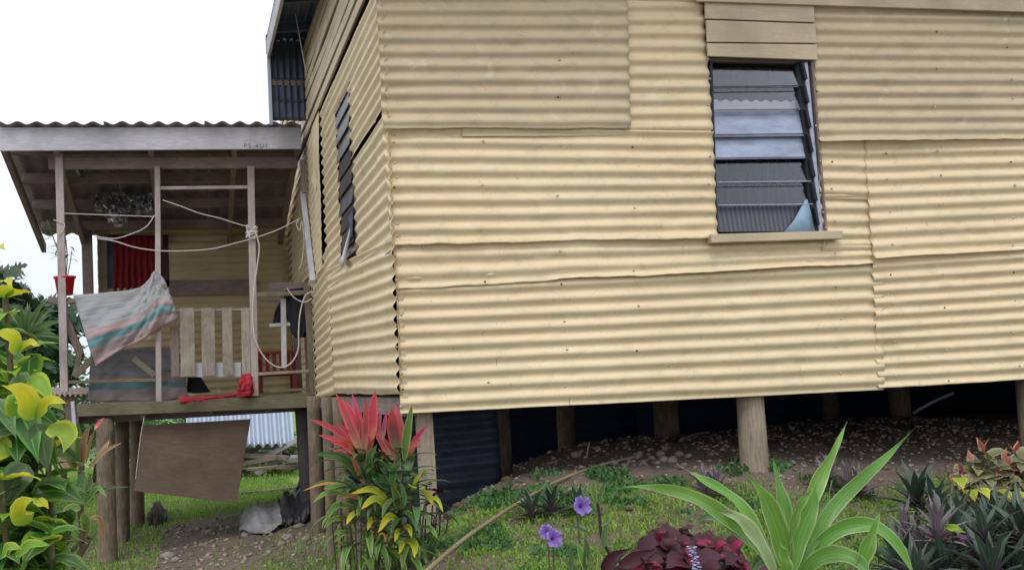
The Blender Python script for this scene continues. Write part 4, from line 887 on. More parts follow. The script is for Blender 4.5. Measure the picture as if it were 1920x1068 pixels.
for (px, py, s_) in ((540, 1010, .05), (528, 1022, .04), (562, 988, .05), (510, 1005, .03), (505, 1035, .03), (460, 1005, .035), (395, 998, .05), (372, 994, .035), (315, 1045, .07), (330, 1052, .05), (430, 990, .04), (575, 1012, .04)):
    p = G(px, py, 5); tag(inst(RM[k % 6], 'stone', None, p+zp*s_*.2, rs.uniform(0, 6), 0, s_), 'pale stone on the bare slope below the verandah', 'stone', 'stones on the slope below the verandah'); k += 1
for (px, py, s_) in ((875, 955, .035), (900, 930, .03), (912, 905, .028), (950, 900, .03), (895, 960, .03), (925, 955, .026), (860, 950, .03), (1400, 940, .03), (1590, 940, .03), (1180, 955, .03), (1240, 985, .035), (1330, 980, .03), (1060, 985, .03), (1700, 900, .028), (1660, 880, .028), (1750, 850, .03)):
    p = G(px, py, 4); tag(inst(RMD[k % 3], 'stone', None, p+zp*s_*.2, rs.uniform(0, 6), 0, s_), 'brown stone half sunk in the bank before the house', 'stone', 'brown stones in the bank'); k += 1
def in_front_noise(x, y, s, seed): return wob(x, y, s, seed)
# gravel (uncountable)
def scatter(n, x0, x1, y0, y1, dens):
    X_ = RNG.uniform(x0, x1, n); Y_ = RNG.uniform(y0, y1, n); keep = RNG.random(n) < dens(X_, Y_); return X_[keep], Y_[keep]
def dgrav(x, y):
    u = np.clip((y-5.75)/.5, 0, 1)*np.clip((x-1.0)/.3, 0, 1); l = np.where((x < 1.0) & (y > 7), .18, 0)
    return np.clip(u*(.30+.75*np.clip(wob(x, y, 2.6, 3)+.15, 0, 1)+.3*np.clip(wob(x, y, 7, 9), 0, 1))+l+.05, 0, 1)
X_, Y_ = scatter(42000, -1.4, 6.0, 4.4, 12, dgrav); Z_ = H(X_, Y_); n = len(X_); S_ = .003+.017*RNG.random(n)**2.6*np.where(X_ < 1, 1.5, 1)
bv, bf = [], []
for j in range(6):
    id_ = np.arange(n)[j::6]; a, f = RK[j]; th = RNG.uniform(0, 6.3, len(id_)); c_, s_ = np.cos(th), np.sin(th)
    P = np.stack([a[None, :, 0]*c_[:, None]-a[None, :, 1]*s_[:, None], a[None, :, 0]*s_[:, None]+a[None, :, 1]*c_[:, None], np.broadcast_to(a[None, :, 2], (len(id_), len(a)))], -1)*S_[id_][:, None, None]+np.stack([X_[id_], Y_[id_], Z_[id_]+S_[id_]*.2], -1)[:, None]
    base_ = sum(len(q_) for q_ in bv); bf.append((f[None]+(np.arange(len(id_))*len(a))[:, None, None]).reshape(-1, 3)+base_); bv.append(P.reshape(-1, 3))
tag(mk('gravel', np.vstack(bv), np.vstack(bf), GRAV, loc=(0, 0, 0)), 'loose brown and grey gravel strewn over the earth by the house', 'gravel', kind='stuff')

# ================================================================ GRASS (uncountable)
def blades(name, n, x0, x1, y0, y1, dens, L, Wd, mat, label, lean=.7, leafy=0.):
    X_, Y_ = scatter(n, x0, x1, y0, y1, dens); n = len(X_); Z_ = H(X_, Y_); th = RNG.uniform(0, 2*math.pi, n); ln = RNG.uniform(.2, lean, n); Ls = RNG.uniform(*L, n)*(1+.4*wob(X_, Y_, 3, 8)); Ws = RNG.uniform(*Wd, n)
    dx, dy = np.cos(th), np.sin(th); ph = RNG.uniform(0, 6.3, n); sx_, sy = np.cos(ph), np.sin(ph)
    B = np.stack([X_, Y_, Z_-.004], -1); S1 = np.stack([sx_, sy, 0*sx_], -1)*Ws[:, None]/2
    Mid = B+np.stack([dx*ln*Ls*.4, dy*ln*Ls*.4, Ls*.6*np.sqrt(1-.5*ln**2)], -1); Tip = B+np.stack([dx*ln*Ls*1.1, dy*ln*Ls*1.1, Ls*(1-.75*ln)], -1)
    V_ = np.stack([B-S1, B+S1, Mid-S1*(1+leafy), Mid+S1*(1+leafy), Tip-S1*.12, Tip+S1*.12], 1).reshape(-1, 3)
    F_ = (np.array([[0, 1, 3, 2], [2, 3, 5, 4]])[None]+(np.arange(n)*6)[:, None, None]).reshape(-1, 4)
    return tag(mk(name, V_, F_, mat, loc=(0, 0, 0)), label, 'grass', kind='stuff')
def dfront(x, y):
    edge = 6.0+.12*wob(x, y, 5, 14)+.25*wob(x, x*0+1, 1.1, 4)
    return np.clip((edge-y)/.25, 0, 1)*np.clip(.72+.9*wob(x, y, 2.4, 6)+.4*wob(x, y, 7, 16), .08, 1)*np.clip((x-.95)/.25, 0, 1)
blades('grass', 130000, .9, 6.2, 3.9, 6.2, dfront, (.016, .045), (.003, .007), GRASS, 'short patchy grass on the bank in front of the house', leafy=.6)
def dleft(x, y):
    g = np.clip((7.9+.9*(x+.3)-y)/.5, 0, 1)*np.clip((1.05-x)/.2, 0, 1)+np.where((y > 12.2-.0*x+.35*wob(x, y, 1, 3)) , 1, 0)+np.where((x < -.35) & (y > 8), .8, 0)+.12*(wob(x, y, 2, 5) > .1)
    return np.clip(g, 0, 1)*np.clip(.85+.5*wob(x, y, 1.5, 7), .2, 1)
blades('grass', 60000, -1.9, 1.15, 4.6, 16.5, dleft, (.03, .075), (.005, .010), GRASS, 'green grass around and behind the verandah log posts')
blades('grass', 24000, -4, 6, 16.4, 26, lambda x, y: 1+0*x, (.06, .12), (.012, .02), GRASS, 'far lawn beyond the verandah')
def dtuft(x, y): return np.where(wob(x, y, 2.7, 21) > .26, 1, 0)*np.clip((6.25+.2*wob(x, y, 3, 31)-y)/.3, 0, 1)
blades('grass', 60000, 1.0, 5.8, 4.3, 6.3, dtuft, (.03, .065), (.004, .009), m_grass('clumpy_weed', srgb(86, 132, 74), srgb(78, 122, 80), srgb(130, 158, 98)), 'taller weedy tufts in the bank before the house', leafy=1.2)

# ================================================================ FOREGROUND PLANTS
def stem_to_ground(p, par, r, mat=STEM, n=8, dx=0.):
    g = np.array([p[0]+dx, p[1]+.02, float(H(p[0]+dx, p[1]+.02))-.05]); return tube('stem', [g, (g+p)/2+np.array([.01, 0, 0]), p], r, mat, par, n=n, k=8)
# -- bright strap-leaved plant
YD = 2.6
dr = thing('dracaena', [PY(1480, 1068, YD)[0], YD, float(H(1., YD))], 'bright green broad strap-leaved plant with pale leaf edges in the right foreground', 'plant')
D = [ # points, width px, yoffsets start/end, material
 ([(1458, 1075), (1405, 1008), (1345, 958), (1290, 928), (1225, 914), (1150, 912)], 40, (0, -.25), L_DR, 'lance'),
 ([(1465, 1075), (1425, 1005), (1388, 948), (1345, 915), (1305, 892), (1268, 868)], 34, (.0, .15), L_DR, 'lance'),
 ([(1476, 1078), (1462, 1010), (1436, 940), (1398, 883)], 60, (-.03, -.05), L_DR, 'lance'),
 ([(1482, 1040), (1470, 955), (1449, 858)], 42, (.03, .08), L_DR, 'lance'),
 ([(1488, 1075), (1503, 985), (1530, 905), (1560, 850), (1588, 790)], 46, (0, .1), L_DR, 'lance'),
 ([(1484, 1075), (1500, 1000), (1522, 945), (1530, 905)], 50, (-.04, -.05), L_DR, 'lance'),
 ([(1495, 1075), (1530, 1002), (1568, 945), (1622, 892), (1668, 850), (1720, 797)], 38, (0, .1), L_DR, 'lance'),
 ([(1478, 1020), (1494, 955), (1528, 908)], 26, (-.06, -.08), L_DR, 'lance'),
 ([(1498, 1078), (1530, 1025), (1578, 990), (1635, 986), (1680, 1020), (1718, 1085)], 44, (.05, -.1), L_DR, 'strap'),
 ([(1495, 1085), (1530, 1048), (1572, 1038), (1612, 1055), (1632, 1095)], 44, (-.02, -.15), L_DR, 'strap'),
 ([(1598, 1100), (1622, 1025), (1651, 956)], 48, (-.1, -.12), L_DR, 'lance'),
 ([(1455, 1080), (1418, 1010), (1378, 968), (1338, 955)], 40, (-.06, -.1), L_DP, 'lance'),
 ([(1452, 1060), (1385, 1000), (1330, 968), (1290, 985)], 22, (.15, .1), L_DG, 'lance'),
 ([(1470, 1090), (1468, 1050), (1460, 1010)], 40, (-.08, -.1), L_DR, 'lance'),
 ([(1500, 1090), (1520, 1010), (1545, 960), (1560, 900)], 36, (.12, .2), L_DG, 'lance'),
 ([(1470, 1075), (1440, 1050), (1420, 1055), (1405, 1090)], 34, (.1, .05), L_DG, 'strap'),
]
for i, (pts, wp_, (ya, yb2), m, pr) in enumerate(D):
    P = [PY(*p, YD+ya+(yb2-ya)*k/(len(pts)-1)) for k, p in enumerate(pts)]
    rleaf('leaf', P, wp_/2204*YD*.86, m, dr, prof=pr, fold=.5 if i % 3 else .3, n=26, wave=.0042, seed=i, facing=(.25*math.sin(i*2), -1, .3))
stem_to_ground(PY(1482, 1085, YD), dr, .022)
# -- red ti plant
YT = 5.25
def zt_(x, y): return (580+x/3.068, 720+y/3.068)
ti = thing('ti_plant', [PY(700, 1068, YT)[0], YT, float(H(.4, YT))], 'tall pink and red topped ti plant growing at the house corner', 'plant')
Tt = [
 ([(300, 400), (230, 230), (150, 45)], 52, L_RED, -.05), ([(300, 320), (275, 180), (246, 48)], 34, L_PINK, .03), ([(310, 400), (325, 240), (325, 80)], 42, L_RED, -.02), ([(350, 330), (360, 190), (378, 30)], 62, L_PINK, .0),
 ([(255, 385), (160, 325), (48, 290)], 34, L_PINK, -.08), ([(270, 360), (140, 260), (0, 198)], 32, L_PINK, -.02), ([(270, 330), (210, 270), (150, 212)], 28, L_PINK, -.06), ([(505, 385), (480, 260), (470, 135)], 74, L_MAR, -.04),
 ([(530, 370), (520, 230), (492, 105)], 44, L_RED, .03), ([(545, 440), (560, 280), (592, 112)], 50, L_LG, .0), ([(575, 375), (625, 300), (686, 225)], 30, L_PINK, -.04), ([(480, 435), (420, 350), (372, 268)], 34, L_RED, -.06),
 ([(400, 330), (400, 240), (412, 148)], 26, L_RED, .04), ([(420, 320), (430, 240), (444, 155)], 26, L_RED, .02), ([(280, 380), (250, 200), (190, 80)], 50, L_PINK, .02), ([(300, 420), (290, 300), (270, 150)], 44, L_RED, -.0),
 ([(260, 400), (200, 350), (120, 330)], 40, L_PINK, -.1), ([(450, 440), (420, 400), (395, 370)], 20, L_PINK, -.05), ([(320, 580), (280, 500), (240, 420)], 26, L_RED, -.03), ([(330, 420), (345, 340), (330, 290)], 34, L_RED, -.07),
 # greens
 ([(280, 520), (180, 420), (20, 400)], 48, L_DG, -.08), ([(300, 540), (240, 440), (140, 405)], 36, L_LG, .0), ([(350, 560), (345, 440), (390, 345)], 46, L_DG, -.08), ([(330, 590), (300, 500), (280, 430)], 56, L_DG, .02),
 ([(460, 600), (390, 540), (365, 490)], 50, L_DG, -.04), ([(520, 560), (500, 480), (520, 390)], 50, L_DG, .03), ([(560, 520), (580, 440), (600, 380)], 46, L_DG, .03), ([(500, 600), (440, 500), (390, 430)], 50, L_DG, .02), ([(470, 600), (480, 500), (440, 480)], 40, L_LG, .0),
 ([(455, 665), (360, 605), (236, 628)], 38, L_YE, -.08), ([(445, 692), (370, 662), (298, 720)], 44, L_YE, -.12), ([(512, 778), (450, 765), (396, 852)], 42, L_YE, -.14), ([(305, 738), (250, 750), (212, 808)], 34, L_YE, -.1), ([(388, 772), (350, 785), (332, 842)], 32, L_YE, -.12),
 ([(540, 815), (575, 825), (588, 880)], 30, L_YE, -.1), ([(545, 850), (505, 850), (490, 908)], 32, L_YE, -.12), ([(560, 888), (605, 920), (606, 998)], 44, L_YE, -.12), ([(550, 895), (530, 920), (515, 975)], 32, L_YE, -.1),
 ([(640, 600), (690, 645), (712, 695)], 32, L_YE, -.05), ([(628, 820), (690, 828), (738, 888)], 36, L_LG, -.1), ([(600, 580), (620, 540), (655, 498)], 22, L_YE, -.02), ([(570, 575), (590, 590), (618, 598)], 26, L_YE, -.06), ([(700, 650), (740, 665), (770, 735)], 22, L_YE, -.04),
 ([(240, 600), (160, 585), (75, 602)], 30, L_LG, -.08), ([(220, 640), (110, 620), (18, 682)], 28, L_LG, -.12), ([(260, 700), (150, 700), (88, 785)], 36, L_LG, -.1), ([(230, 770), (140, 775), (78, 832)], 30, L_LG, -.12), ([(240, 830), (180, 830), (138, 872)], 26, L_LG, -.08), ([(200, 575), (90, 570), (-40, 612)], 14, L_OR, -.12),
 ([(260, 850), (190, 860), (140, 910)], 24, L_LG, -.1), ([(250, 910), (190, 915), (150, 935)], 20, L_LG, -.1), ([(350, 900), (420, 860), (440, 900)], 16, L_OR, -.1),
 ([(510, 720), (500, 640), (470, 570)], 44, L_LG, -.04), ([(530, 720), (540, 640), (525, 560)], 36, L_DG, .0), ([(560, 680), (600, 620), (610, 560)], 40, L_DG, .02), ([(300, 660), (240, 640), (180, 650)], 30, L_OR, .02),
 ([(620, 980), (660, 985), (680, 1040)], 26, L_DG, -.05), ([(600, 960), (640, 940), (680, 980)], 26, L_DG, 0), ([(400, 620), (330, 620), (250, 680)], 46, L_DG, .03), ([(420, 700), (330, 740), (250, 720)], 40, L_DG, .05),
]
for i, (pts, wp_, m, dy) in enumerate(Tt):
    P = [PY(*zt_(*p), YT+dy*k/(len(pts)-1)*1.4) for k, p in enumerate(pts)]
    rleaf('leaf', P, wp_/3.068/2204*YT*1.12, m, ti, prof='ti', fold=.35, n=12, seed=i, facing=(.3*math.sin(i*3.1), -1, .35), wave=.001)
rs = random.Random(17); tv = [tleaf(.25, .044, .5-.3*k, 1.2+.3*k, [L_DG, L_DG, L_LG][k], 'ti', .3, 9) for k in range(3)]
for k in range(26):
    bx_, by_ = ((300, 420), (520, 400))[k % 2]; ang = rs.uniform(-.95, .85)+(-.15 if k % 2 == 0 else .15); L_ = rs.uniform(170, 330)*(1 if k % 2 == 0 else .8); x0_ = bx_+rs.uniform(-30, 30); y0_ = by_+rs.uniform(-20, 60)
    P = [PY(*zt_(x0_+math.sin(ang*.7)*L_*f_*1., y0_-math.cos(ang*.9)*L_*f_+(f_**2)*abs(ang)*60), YT+.05+rs.uniform(-.08, .1)*f_) for f_ in (0, .5, 1)]
    rleaf('leaf', P, rs.uniform(20, 38)/3.068/2204*YT, (L_RED, L_PINK, L_MAR)[k % 3], ti, prof='ti', fold=.4, n=11, seed=k, facing=(rs.uniform(-.9, .9), -1, .35), wave=.001, twist=rs.uniform(-.8, .8))
stems = [((700, 850), (705, 1075)), ((745, 860), (745, 1075)), ((680, 880), (690, 1080)), ((765, 900), (760, 1080))]
for a, b in stems:
    A = PY(*a, YT+.03); Bp = np.array([PY(*b, YT+.03)[0], YT+.03, 0]); Bp[2] = float(H(Bp[0], Bp[1]))-.05; tube('stem', [Bp, (A+Bp)/2+[.01, 0, 0], A], .010, STEM, ti, n=10, k=7)
    for k in range(42):
        t = rs.uniform(.0, 1.0); p = PY(a[0]+rs.uniform(-22, 22), a[1]+(1040-a[1])*t, YT+.03); inst(tv[min(2, int(t*3))], 'leaf', ti, p, k*2.4+rs.uniform(-.3, .3), 0, rs.uniform(.55, 1.0))
# thin stalks at the left foot
for k in range(12):
    x_ = 650+rs.uniform(-30, 60); A = PY(x_, rs.uniform(905, 980), YT-.05); Bp = A.copy(); Bp[0] += rs.uniform(-.03, .03); Bp[2] = float(H(A[0], A[1]))-.03; tube('stem', [Bp, A], .003, STEMD, ti, n=4, k=5)
    inst(tv[2], 'leaf', ti, A, rs.uniform(0, 6.3), 0, .35)
# -- broad-leaved yellow-green shrub at left
YL = 3.0
br = thing('croton_shrub', [PY(20, 900, YL)[0], YL, float(H(-1.2, YL))], 'broad-leaved yellow and green shrub filling the left foreground', 'shrub')
hero = [([(36, 660), (15, 632), (-12, 626)], 42, L_BY), ([(34, 658), (55, 645), (76, 648)], 26, L_BY), ([(64, 785), (40, 740), (4, 722)], 52, L_BY), ([(66, 782), (95, 752), (130, 757)], 28, L_BY), ([(90, 800), (125, 815), (118, 850)], 48, L_BL),
 ([(44, 985), (42, 950), (68, 932)], 44, L_BY), ([(66, 935), (80, 945), (92, 952)], 22, L_BY), ([(2, 530), (12, 525), (24, 540)], 24, L_BY), ([(-10, 468), (-2, 462), (10, 468)], 22, L_BY), ([(30, 1040), (60, 1020), (100, 1022)], 24, L_BL), ([(5, 1040), (20, 1025), (45, 1030)], 24, L_BL)]
for i, (pts, wp_, m) in enumerate(hero):
    P = [PY(*p, YL-.18-.04*k) for k, p in enumerate(pts)]; rleaf('leaf', P, wp_/2204*YL*.86, m, br, prof='ovate', fold=.25, n=12, facing=(.2, -1, .5), wave=.002, seed=i)
gv = [tleaf(.125, .068, .5, .9, L_BR, 'ovate', .22, 9, .002), tleaf(.14, .075, .1, 1.2, L_BR, 'ovate', .2, 9, .003, 2), tleaf(.11, .062, -.3, .9, L_BR, 'ovate', .25, 9, .002, 4), tleaf(.12, .066, .2, 1.1, L_BL, 'ovate', .25, 9, .002, 5), tleaf(.1, .055, .4, 1.0, L_BY, 'ovate', .3, 9, .002, 6)]
rs = random.Random(23)
stx = [(-30, 640), (20, 690), (60, 790), (15, 800), (90, 850), (50, 940), (0, 900), (95, 1000), (30, 1040), (-40, 760), (10, 560)]
for (px, py) in stx:
    y_ = YL+rs.uniform(-.1, .25); A = PY(px, py, y_); Bp = np.array([PY(10+px*.3, 1000, YL)[0], YL+.05, float(H(-1.2, YL))-.05]); tube('stem', [Bp, (A*.6+Bp*.4)+np.array([.03, 0, -.03]), A], .008, STEM, br, n=14, k=6)
    c_ = spline([Bp, (A*.6+Bp*.4)+np.array([.03, 0, -.03]), A], 40)
    for k in range(23):
        i = 39-int(k*.95); a_ = k*1.57+rs.uniform(-.4, .4); p = c_[i]
        x2, y2 = 0, 0
        m = gv[(0, 1, 1, 2, 3, 2, 1, 0, 3, 1)[rs.randrange(10)]] if k > 2 or py > 950 else gv[4 if rs.random() < .35 else 3]
        if p[2] < -1.35: break
        for s_ in (0, math.pi): inst(m, 'leaf', br, p, a_+s_, rs.uniform(-.3, .3), rs.uniform(.65, 1.05), rs.uniform(-.3, .3))
for k in range(90):
    px, py = rs.uniform(-40, 78), rs.uniform(690, 1090); y_ = YL+rs.uniform(-.02, .3); q0 = PY(px, py, y_); a_ = rs.uniform(0, 6.28); L_ = rs.uniform(.085, .135)
    if px > 70 and py < 780: continue
    d_2 = np.array([math.cos(a_), -.5*rs.random(), math.sin(a_)*.75-.1]); q1 = q0+d_2*L_*.5+np.array([0, 0, .012]); q2 = q0+d_2*L_+np.array([0, 0, -.02])
    rleaf('leaf', [q0, q1, q2], L_*.56, (L_BR, L_BR, L_DG, L_BL, L_BR)[k % 5], br, prof='ovate', fold=.25, n=10, facing=(rs.uniform(-.5, .5), -1, .7), wave=.003, seed=k)
# -- dusty ti plant at left
YC2 = 3.7
def zc(x, y): return (80+x/3.71, 780+y/3.71)
dt = thing('ti_plant', [PY(150, 1068, YC2)[0], YC2, float(H(-.9, YC2))], 'dull green drooping ti plant in front of the leftmost log post', 'plant')
L_DT = m_leaf('dusty_green_leaf', srgb(92, 118, 84), srgb(150, 150, 118), hv=.02, vv=.3); L_DB = m_leaf('browning_leaf', srgb(156, 128, 98), srgb(176, 150, 116), hv=.02, vv=.25)
DT = [([(265, 620), (255, 500), (290, 370)], 80, L_DG), ([(240, 600), (200, 520), (150, 440)], 60, L_DT), ([(250, 610), (150, 530), (20, 545)], 36, L_DT), ([(290, 600), (330, 520), (405, 455)], 56, L_DT), ([(300, 600), (380, 500), (445, 560)], 34, L_LG), ([(310, 580), (440, 500), (605, 490)], 18, L_DT),
 ([(265, 640), (190, 640), (122, 720)], 56, L_LG), ([(275, 670), (300, 740), (308, 850)], 72, L_LG), ([(330, 710), (400, 720), (432, 855)], 50, L_DB), ([(180, 720), (160, 770), (150, 830)], 60, L_DT), ([(260, 340), (250, 200), (262, 80)], 60, L_LG), ([(280, 340), (290, 180), (332, 62)], 56, L_DB),
 ([(300, 330), (330, 180), (365, 90)], 22, L_DB), ([(362, 90), (390, 50), (428, 8)], 22, L_PINK), ([(320, 370), (420, 240), (465, 165)], 36, L_DB), ([(330, 360), (420, 250), (552, 182)], 30, L_DB), ([(230, 380), (180, 300), (110, 280)], 46, L_DB), ([(220, 350), (190, 240), (130, 40)], 36, L_DB),
 ([(230, 360), (200, 260), (150, 230)], 50, L_DG), ([(245, 350), (230, 240), (215, 170)], 56, L_DG), ([(340, 290), (330, 260), (390, 240)], 60, L_DT), ([(250, 880), (210, 930), (160, 945)], 40, L_DT), ([(180, 960), (140, 990), (165, 1060)], 50, L_DB), ([(60, 940), (40, 1000), (30, 1060)], 70, L_DT), ([(100, 280), (160, 350), (210, 400)], 40, L_DB), ([(300, 520), (330, 470), (330, 400)], 46, L_DT)]
for i, (pts, wp_, m) in enumerate(DT):
    P = [PY(*zc(*p), YC2-.05+.05*math.sin(i)*k) for k, p in enumerate(pts)]; rleaf('leaf', P, wp_/3.71/2204*YC2, m, dt, prof='ti', fold=.3, n=11, facing=(.3*math.sin(i*2.2), -1, .3), seed=i)
for pts in ([(270, 340), (262, 620), (275, 760), (262, 900), (200, 1060)], [(180, 960), (90, 800), (80, 1060)]): tube('stem', [PY(*zc(*p), YC2) for p in pts]+[np.array([-.95, YC2, float(H(-.95, YC2))-.05])], .010, BARK, dt, n=30, k=7)
# -- rhoeo rosettes
rv = [tleaf(.17, .030, e, d_, L_RH, 'lance', .35, 8) for e, d_ in ((1.35, .3), (1.0, .5), (.6, .6), (.25, .5))]
rg = [tleaf(.20, .040, e, d_, L_RG, 'lance', .35, 8) for e, d_ in ((1.2, .5), (.8, .7), (.45, .7), (.1, .7))]
def rosette(par, c, n, ms, s=1., seed=0):
    rs = random.Random(seed)
    for k in range(n):
        t = k/n; inst(ms[min(3, int(t*4))], 'leaf', par, np.asarray(c)+np.array([0, 0, .03*(1-t)]), k*2.4+rs.uniform(-.2, .2), rs.uniform(-.12, .12), s*rs.uniform(.75, 1.1))
def rplant(px, py, label, n, ms, s, seed, heads_=((0, 0, 0),), y0=4.5, name='rhoeo_plant'):
    g = G(px, py, y0); t = thing(name, g, label, 'plant')
    for i, (dx, dy, dz_) in enumerate(heads_): rosette(t, [g[0]+dx, g[1]+dy, float(H(g[0]+dx, g[1]+dy))+dz_], n, ms, s, seed+i)
    return t
rplant(1322, 938, 'small purple-grey rosette plant left of the round stump', 30, rv, .85, 1, ((0, 0, .02), (.09, .05, .01)))
rplant(1592, 935, 'purple-grey rosette plant right of the round stump', 30, rv, .95, 5, ((0, 0, .02), (-.05, .12, .03), (.08, .02, 0)))
rplant(1035, 965, 'straggly grey-purple rosette plant behind the upper purple flower', 20, rg, .75, 9, ((0, 0, .01), (-.1, .0, .0), (.12, -.05, 0)))
rplant(790, 1000, 'small dark leafy plant between the red ti plant and the pole', 16, rg, .7, 12, ((0, 0, .01), (.05, .15, 0)), y0=4.6)
big = thing('rhoeo_plant', [PY(1810, 1000, 4.2)[0], 4.3, float(H(3.0, 4.3))], 'large dark green and purple rosette clump in the right corner', 'plant')
rs = random.Random(41)
for k, (px, py, y_) in enumerate(((1700, 1000, 4.3), (1730, 1040, 4.1), (1755, 950, 4.5), (1790, 1010, 4.2), (1830, 1050, 4.0), (1870, 990, 4.25), (1905, 1040, 4.1), (1945, 970, 4.4), (1720, 940, 4.6), (1770, 1075, 3.95), (1900, 1085, 3.9), (1960, 1040, 4.1), (1690, 1065, 4.1), (1760, 1000, 4.0), (1850, 1010, 3.95), (1800, 985, 4.3), (1920, 1000, 4.0), (1720, 1080, 3.9), (1860, 1075, 3.8))):
    p = PY(px, py+18, y_); rosette(big, p, 26, rv if k in (0, 1, 4, 11, 13) else rg, rs.uniform(.9, 1.15), 60+k)
    tube('stem', [[p[0], p[1]+.05, float(H(p[0], p[1]+.05))-.03], p], .012, STEMD, big, n=4, k=6)
rleaf('bract', [PY(1795, 1003, 4.0), PY(1805, 1006, 3.98), PY(1816, 1008, 3.97)], .02, m_plain('violet_bract', srgb(150, 50, 150), .5), big, prof='ovate', n=6)
rleaf('leaf', [PY(1770, 985, 4.0), PY(1790, 990, 3.95), PY(1812, 998, 3.93)], .035, L_BL, big, prof='ovate', n=8)
# -- copper-leaf plant
cp = thing('copper_leaf_plant', [PY(1855, 940, 4.5)[0], 4.5, float(H(3.3, 4.5))], 'copper and green shrub with yellow lower leaves above the dark rosettes', 'plant')
cv = [tleaf(.115, .066, .55, .9, L_CP, 'ovate', .25, 8), tleaf(.11, .064, .15, 1.0, L_CP, 'ovate', .25, 8), tleaf(.10, .055, .8, .6, L_CP, 'ovate', .25, 8)]
cy = tleaf(.11, .07, -.1, 1.3, L_YE, 'ovate', .2, 8); cr = tleaf(.085, .036, 1.15, .3, L_CR, 'ovate', .3, 8)
for k, (px, py, s_) in enumerate(((1843, 852, 1.), (1905, 858, 1.), (1805, 890, .8), (1872, 890, .9), (1935, 885, 1), (1882, 868, .9), (1822, 872, .9), (1915, 893, .9))):
    c_ = PY(px, py, 4.5); tube('stem', [[c_[0]*.9+PY(1855, 940, 4.5)[0]*.1, 4.52, float(H(c_[0], 4.52))-.05], c_], .007, STEMD, cp, n=5, k=6)
    for i in range(30):
        a_ = i*2.4+k; L_ = rs.uniform(.10, .15)*(.65+.015*i)*s_; q0 = c_+np.array([0, rs.uniform(-.04, .04), -.006*i]); d_2 = np.array([math.cos(a_), -.3-.3*rs.random(), math.sin(a_)*.4+.3-.022*i])
        rleaf('leaf', [q0, q0+d_2*L_*.5, q0+d_2*L_+np.array([0, 0, -.02])], L_*.66, L_CP if rs.random() < .9 else L_CR, cp, prof='ovate', fold=.2, n=8, facing=(rs.uniform(-.4, .4), -.7, .9), wave=.002, seed=i)
    for i in range(3 if k < 2 else 1): inst(cr, 'leaf', cp, c_+zp*.01, i*2.1+k, 0, s_*.9)
for (px, py, a_) in ((1797, 895, 2.7), (1812, 918, 2.9), (1832, 915, 3.1), (1868, 918, 3.3), (1895, 922, 3.5), (1905, 932, 3.6)):
    rs_ = inst(cy, 'leaf', cp, PY(px, py, 4.38), a_, 0, .9)
# -- coleus
YK = 3.15
co = thing('coleus_plant', [PY(1285, 1060, YK)[0], YK, float(H(.8, YK))], 'dark maroon coleus with magenta leaf centres at the bottom of the picture', 'plant')
kv = [tleaf(.085, .062, .25, .8, L_CO, 'ovate', .22, 8, .003), tleaf(.085, .062, .1, .9, L_CM, 'ovate', .22, 8, .003, 2), tleaf(.06, .045, .6, .5, L_CM, 'ovate', .3, 8, .002, 3)]
for k, (px, py) in enumerate(((1205, 1055), (1240, 1030), (1290, 1018), (1335, 1024), (1360, 1048), (1230, 1065), (1290, 1045), (1185, 1078), (1390, 1066), (1345, 1075), (1270, 1085), (1215, 1095), (1310, 1095), (1240, 1035), (1320, 1040))):
    c_ = PY(px, py, YK+rs.uniform(-.12, .12)); g = np.array([co.location[0]+(c_[0]-co.location[0])*.4, YK, float(H(c_[0], YK))-.03]); tube('stem', [g, (g+c_)/2+[0, 0, .05], c_], .006, STEMD, co, n=8, k=6)
    for i in range(9):
        a_ = i*2.4+k; L_ = rs.uniform(.062, .098)*(.55 if i < 3 else 1); q0 = c_+np.array([0, rs.uniform(-.05, .05), rs.uniform(-.02, .02)]); d_2 = np.array([math.cos(a_), -.35-.2*rs.random(), math.sin(a_)*.55+.12]); q1 = q0+d_2*L_*.55; q2 = q0+d_2*L_+np.array([0, 0, -.02])
        rleaf('leaf', [q0, q1, q2], L_*.8, (L_CM if rs.random() < .42 or i < 3 else L_CO), co, prof='ovate', fold=.18, n=8, facing=(rs.uniform(-.3, .3), -.8, .9), wave=.003, seed=i)
for (px, py) in ((1095, 1100), (1160, 1062), (1140, 1050)):
    rleaf('leaf', [PY(px, py, YK-.1), PY(px+38, py-18, YK-.1), PY(px+76, py-34, YK-.1)] if px != 1140 else [PY(1128, 1075, YK), PY(1150, 1045, YK), PY(1188, 1025, YK)], .04, L_CO, co, prof='ovate', n=8)
# lavender flower spike
sp = thing('flower_spike', PY(1305, 1075, 2.95), 'lavender flower spike standing among the maroon coleus leaves', 'flower')
tube('stalk', [PY(1312, 1110, 2.95), PY(1306, 1068, 2.95), PY(1296, 1022, 2.95)], .003, STEM, sp, n=8)
FL = m_plain('lavender_floret', srgb(170, 160, 214), .6, 0, .15, 60)
fv, ff = RK[0]
itm = []
for k in range(46):
    t = k/46; c_ = PY(1310-14*t+rs.uniform(-7, 7), 1075-52*t, 2.95-rs.uniform(0, .012)); itm.append((fv*.0042*rs.uniform(.6, 1.2)+c_, [tuple(q_) for q_ in ff]))
vv, f2 = join_vf(itm); mk('floret', vv, f2, FL, sp, smooth=True, kind='stuff')
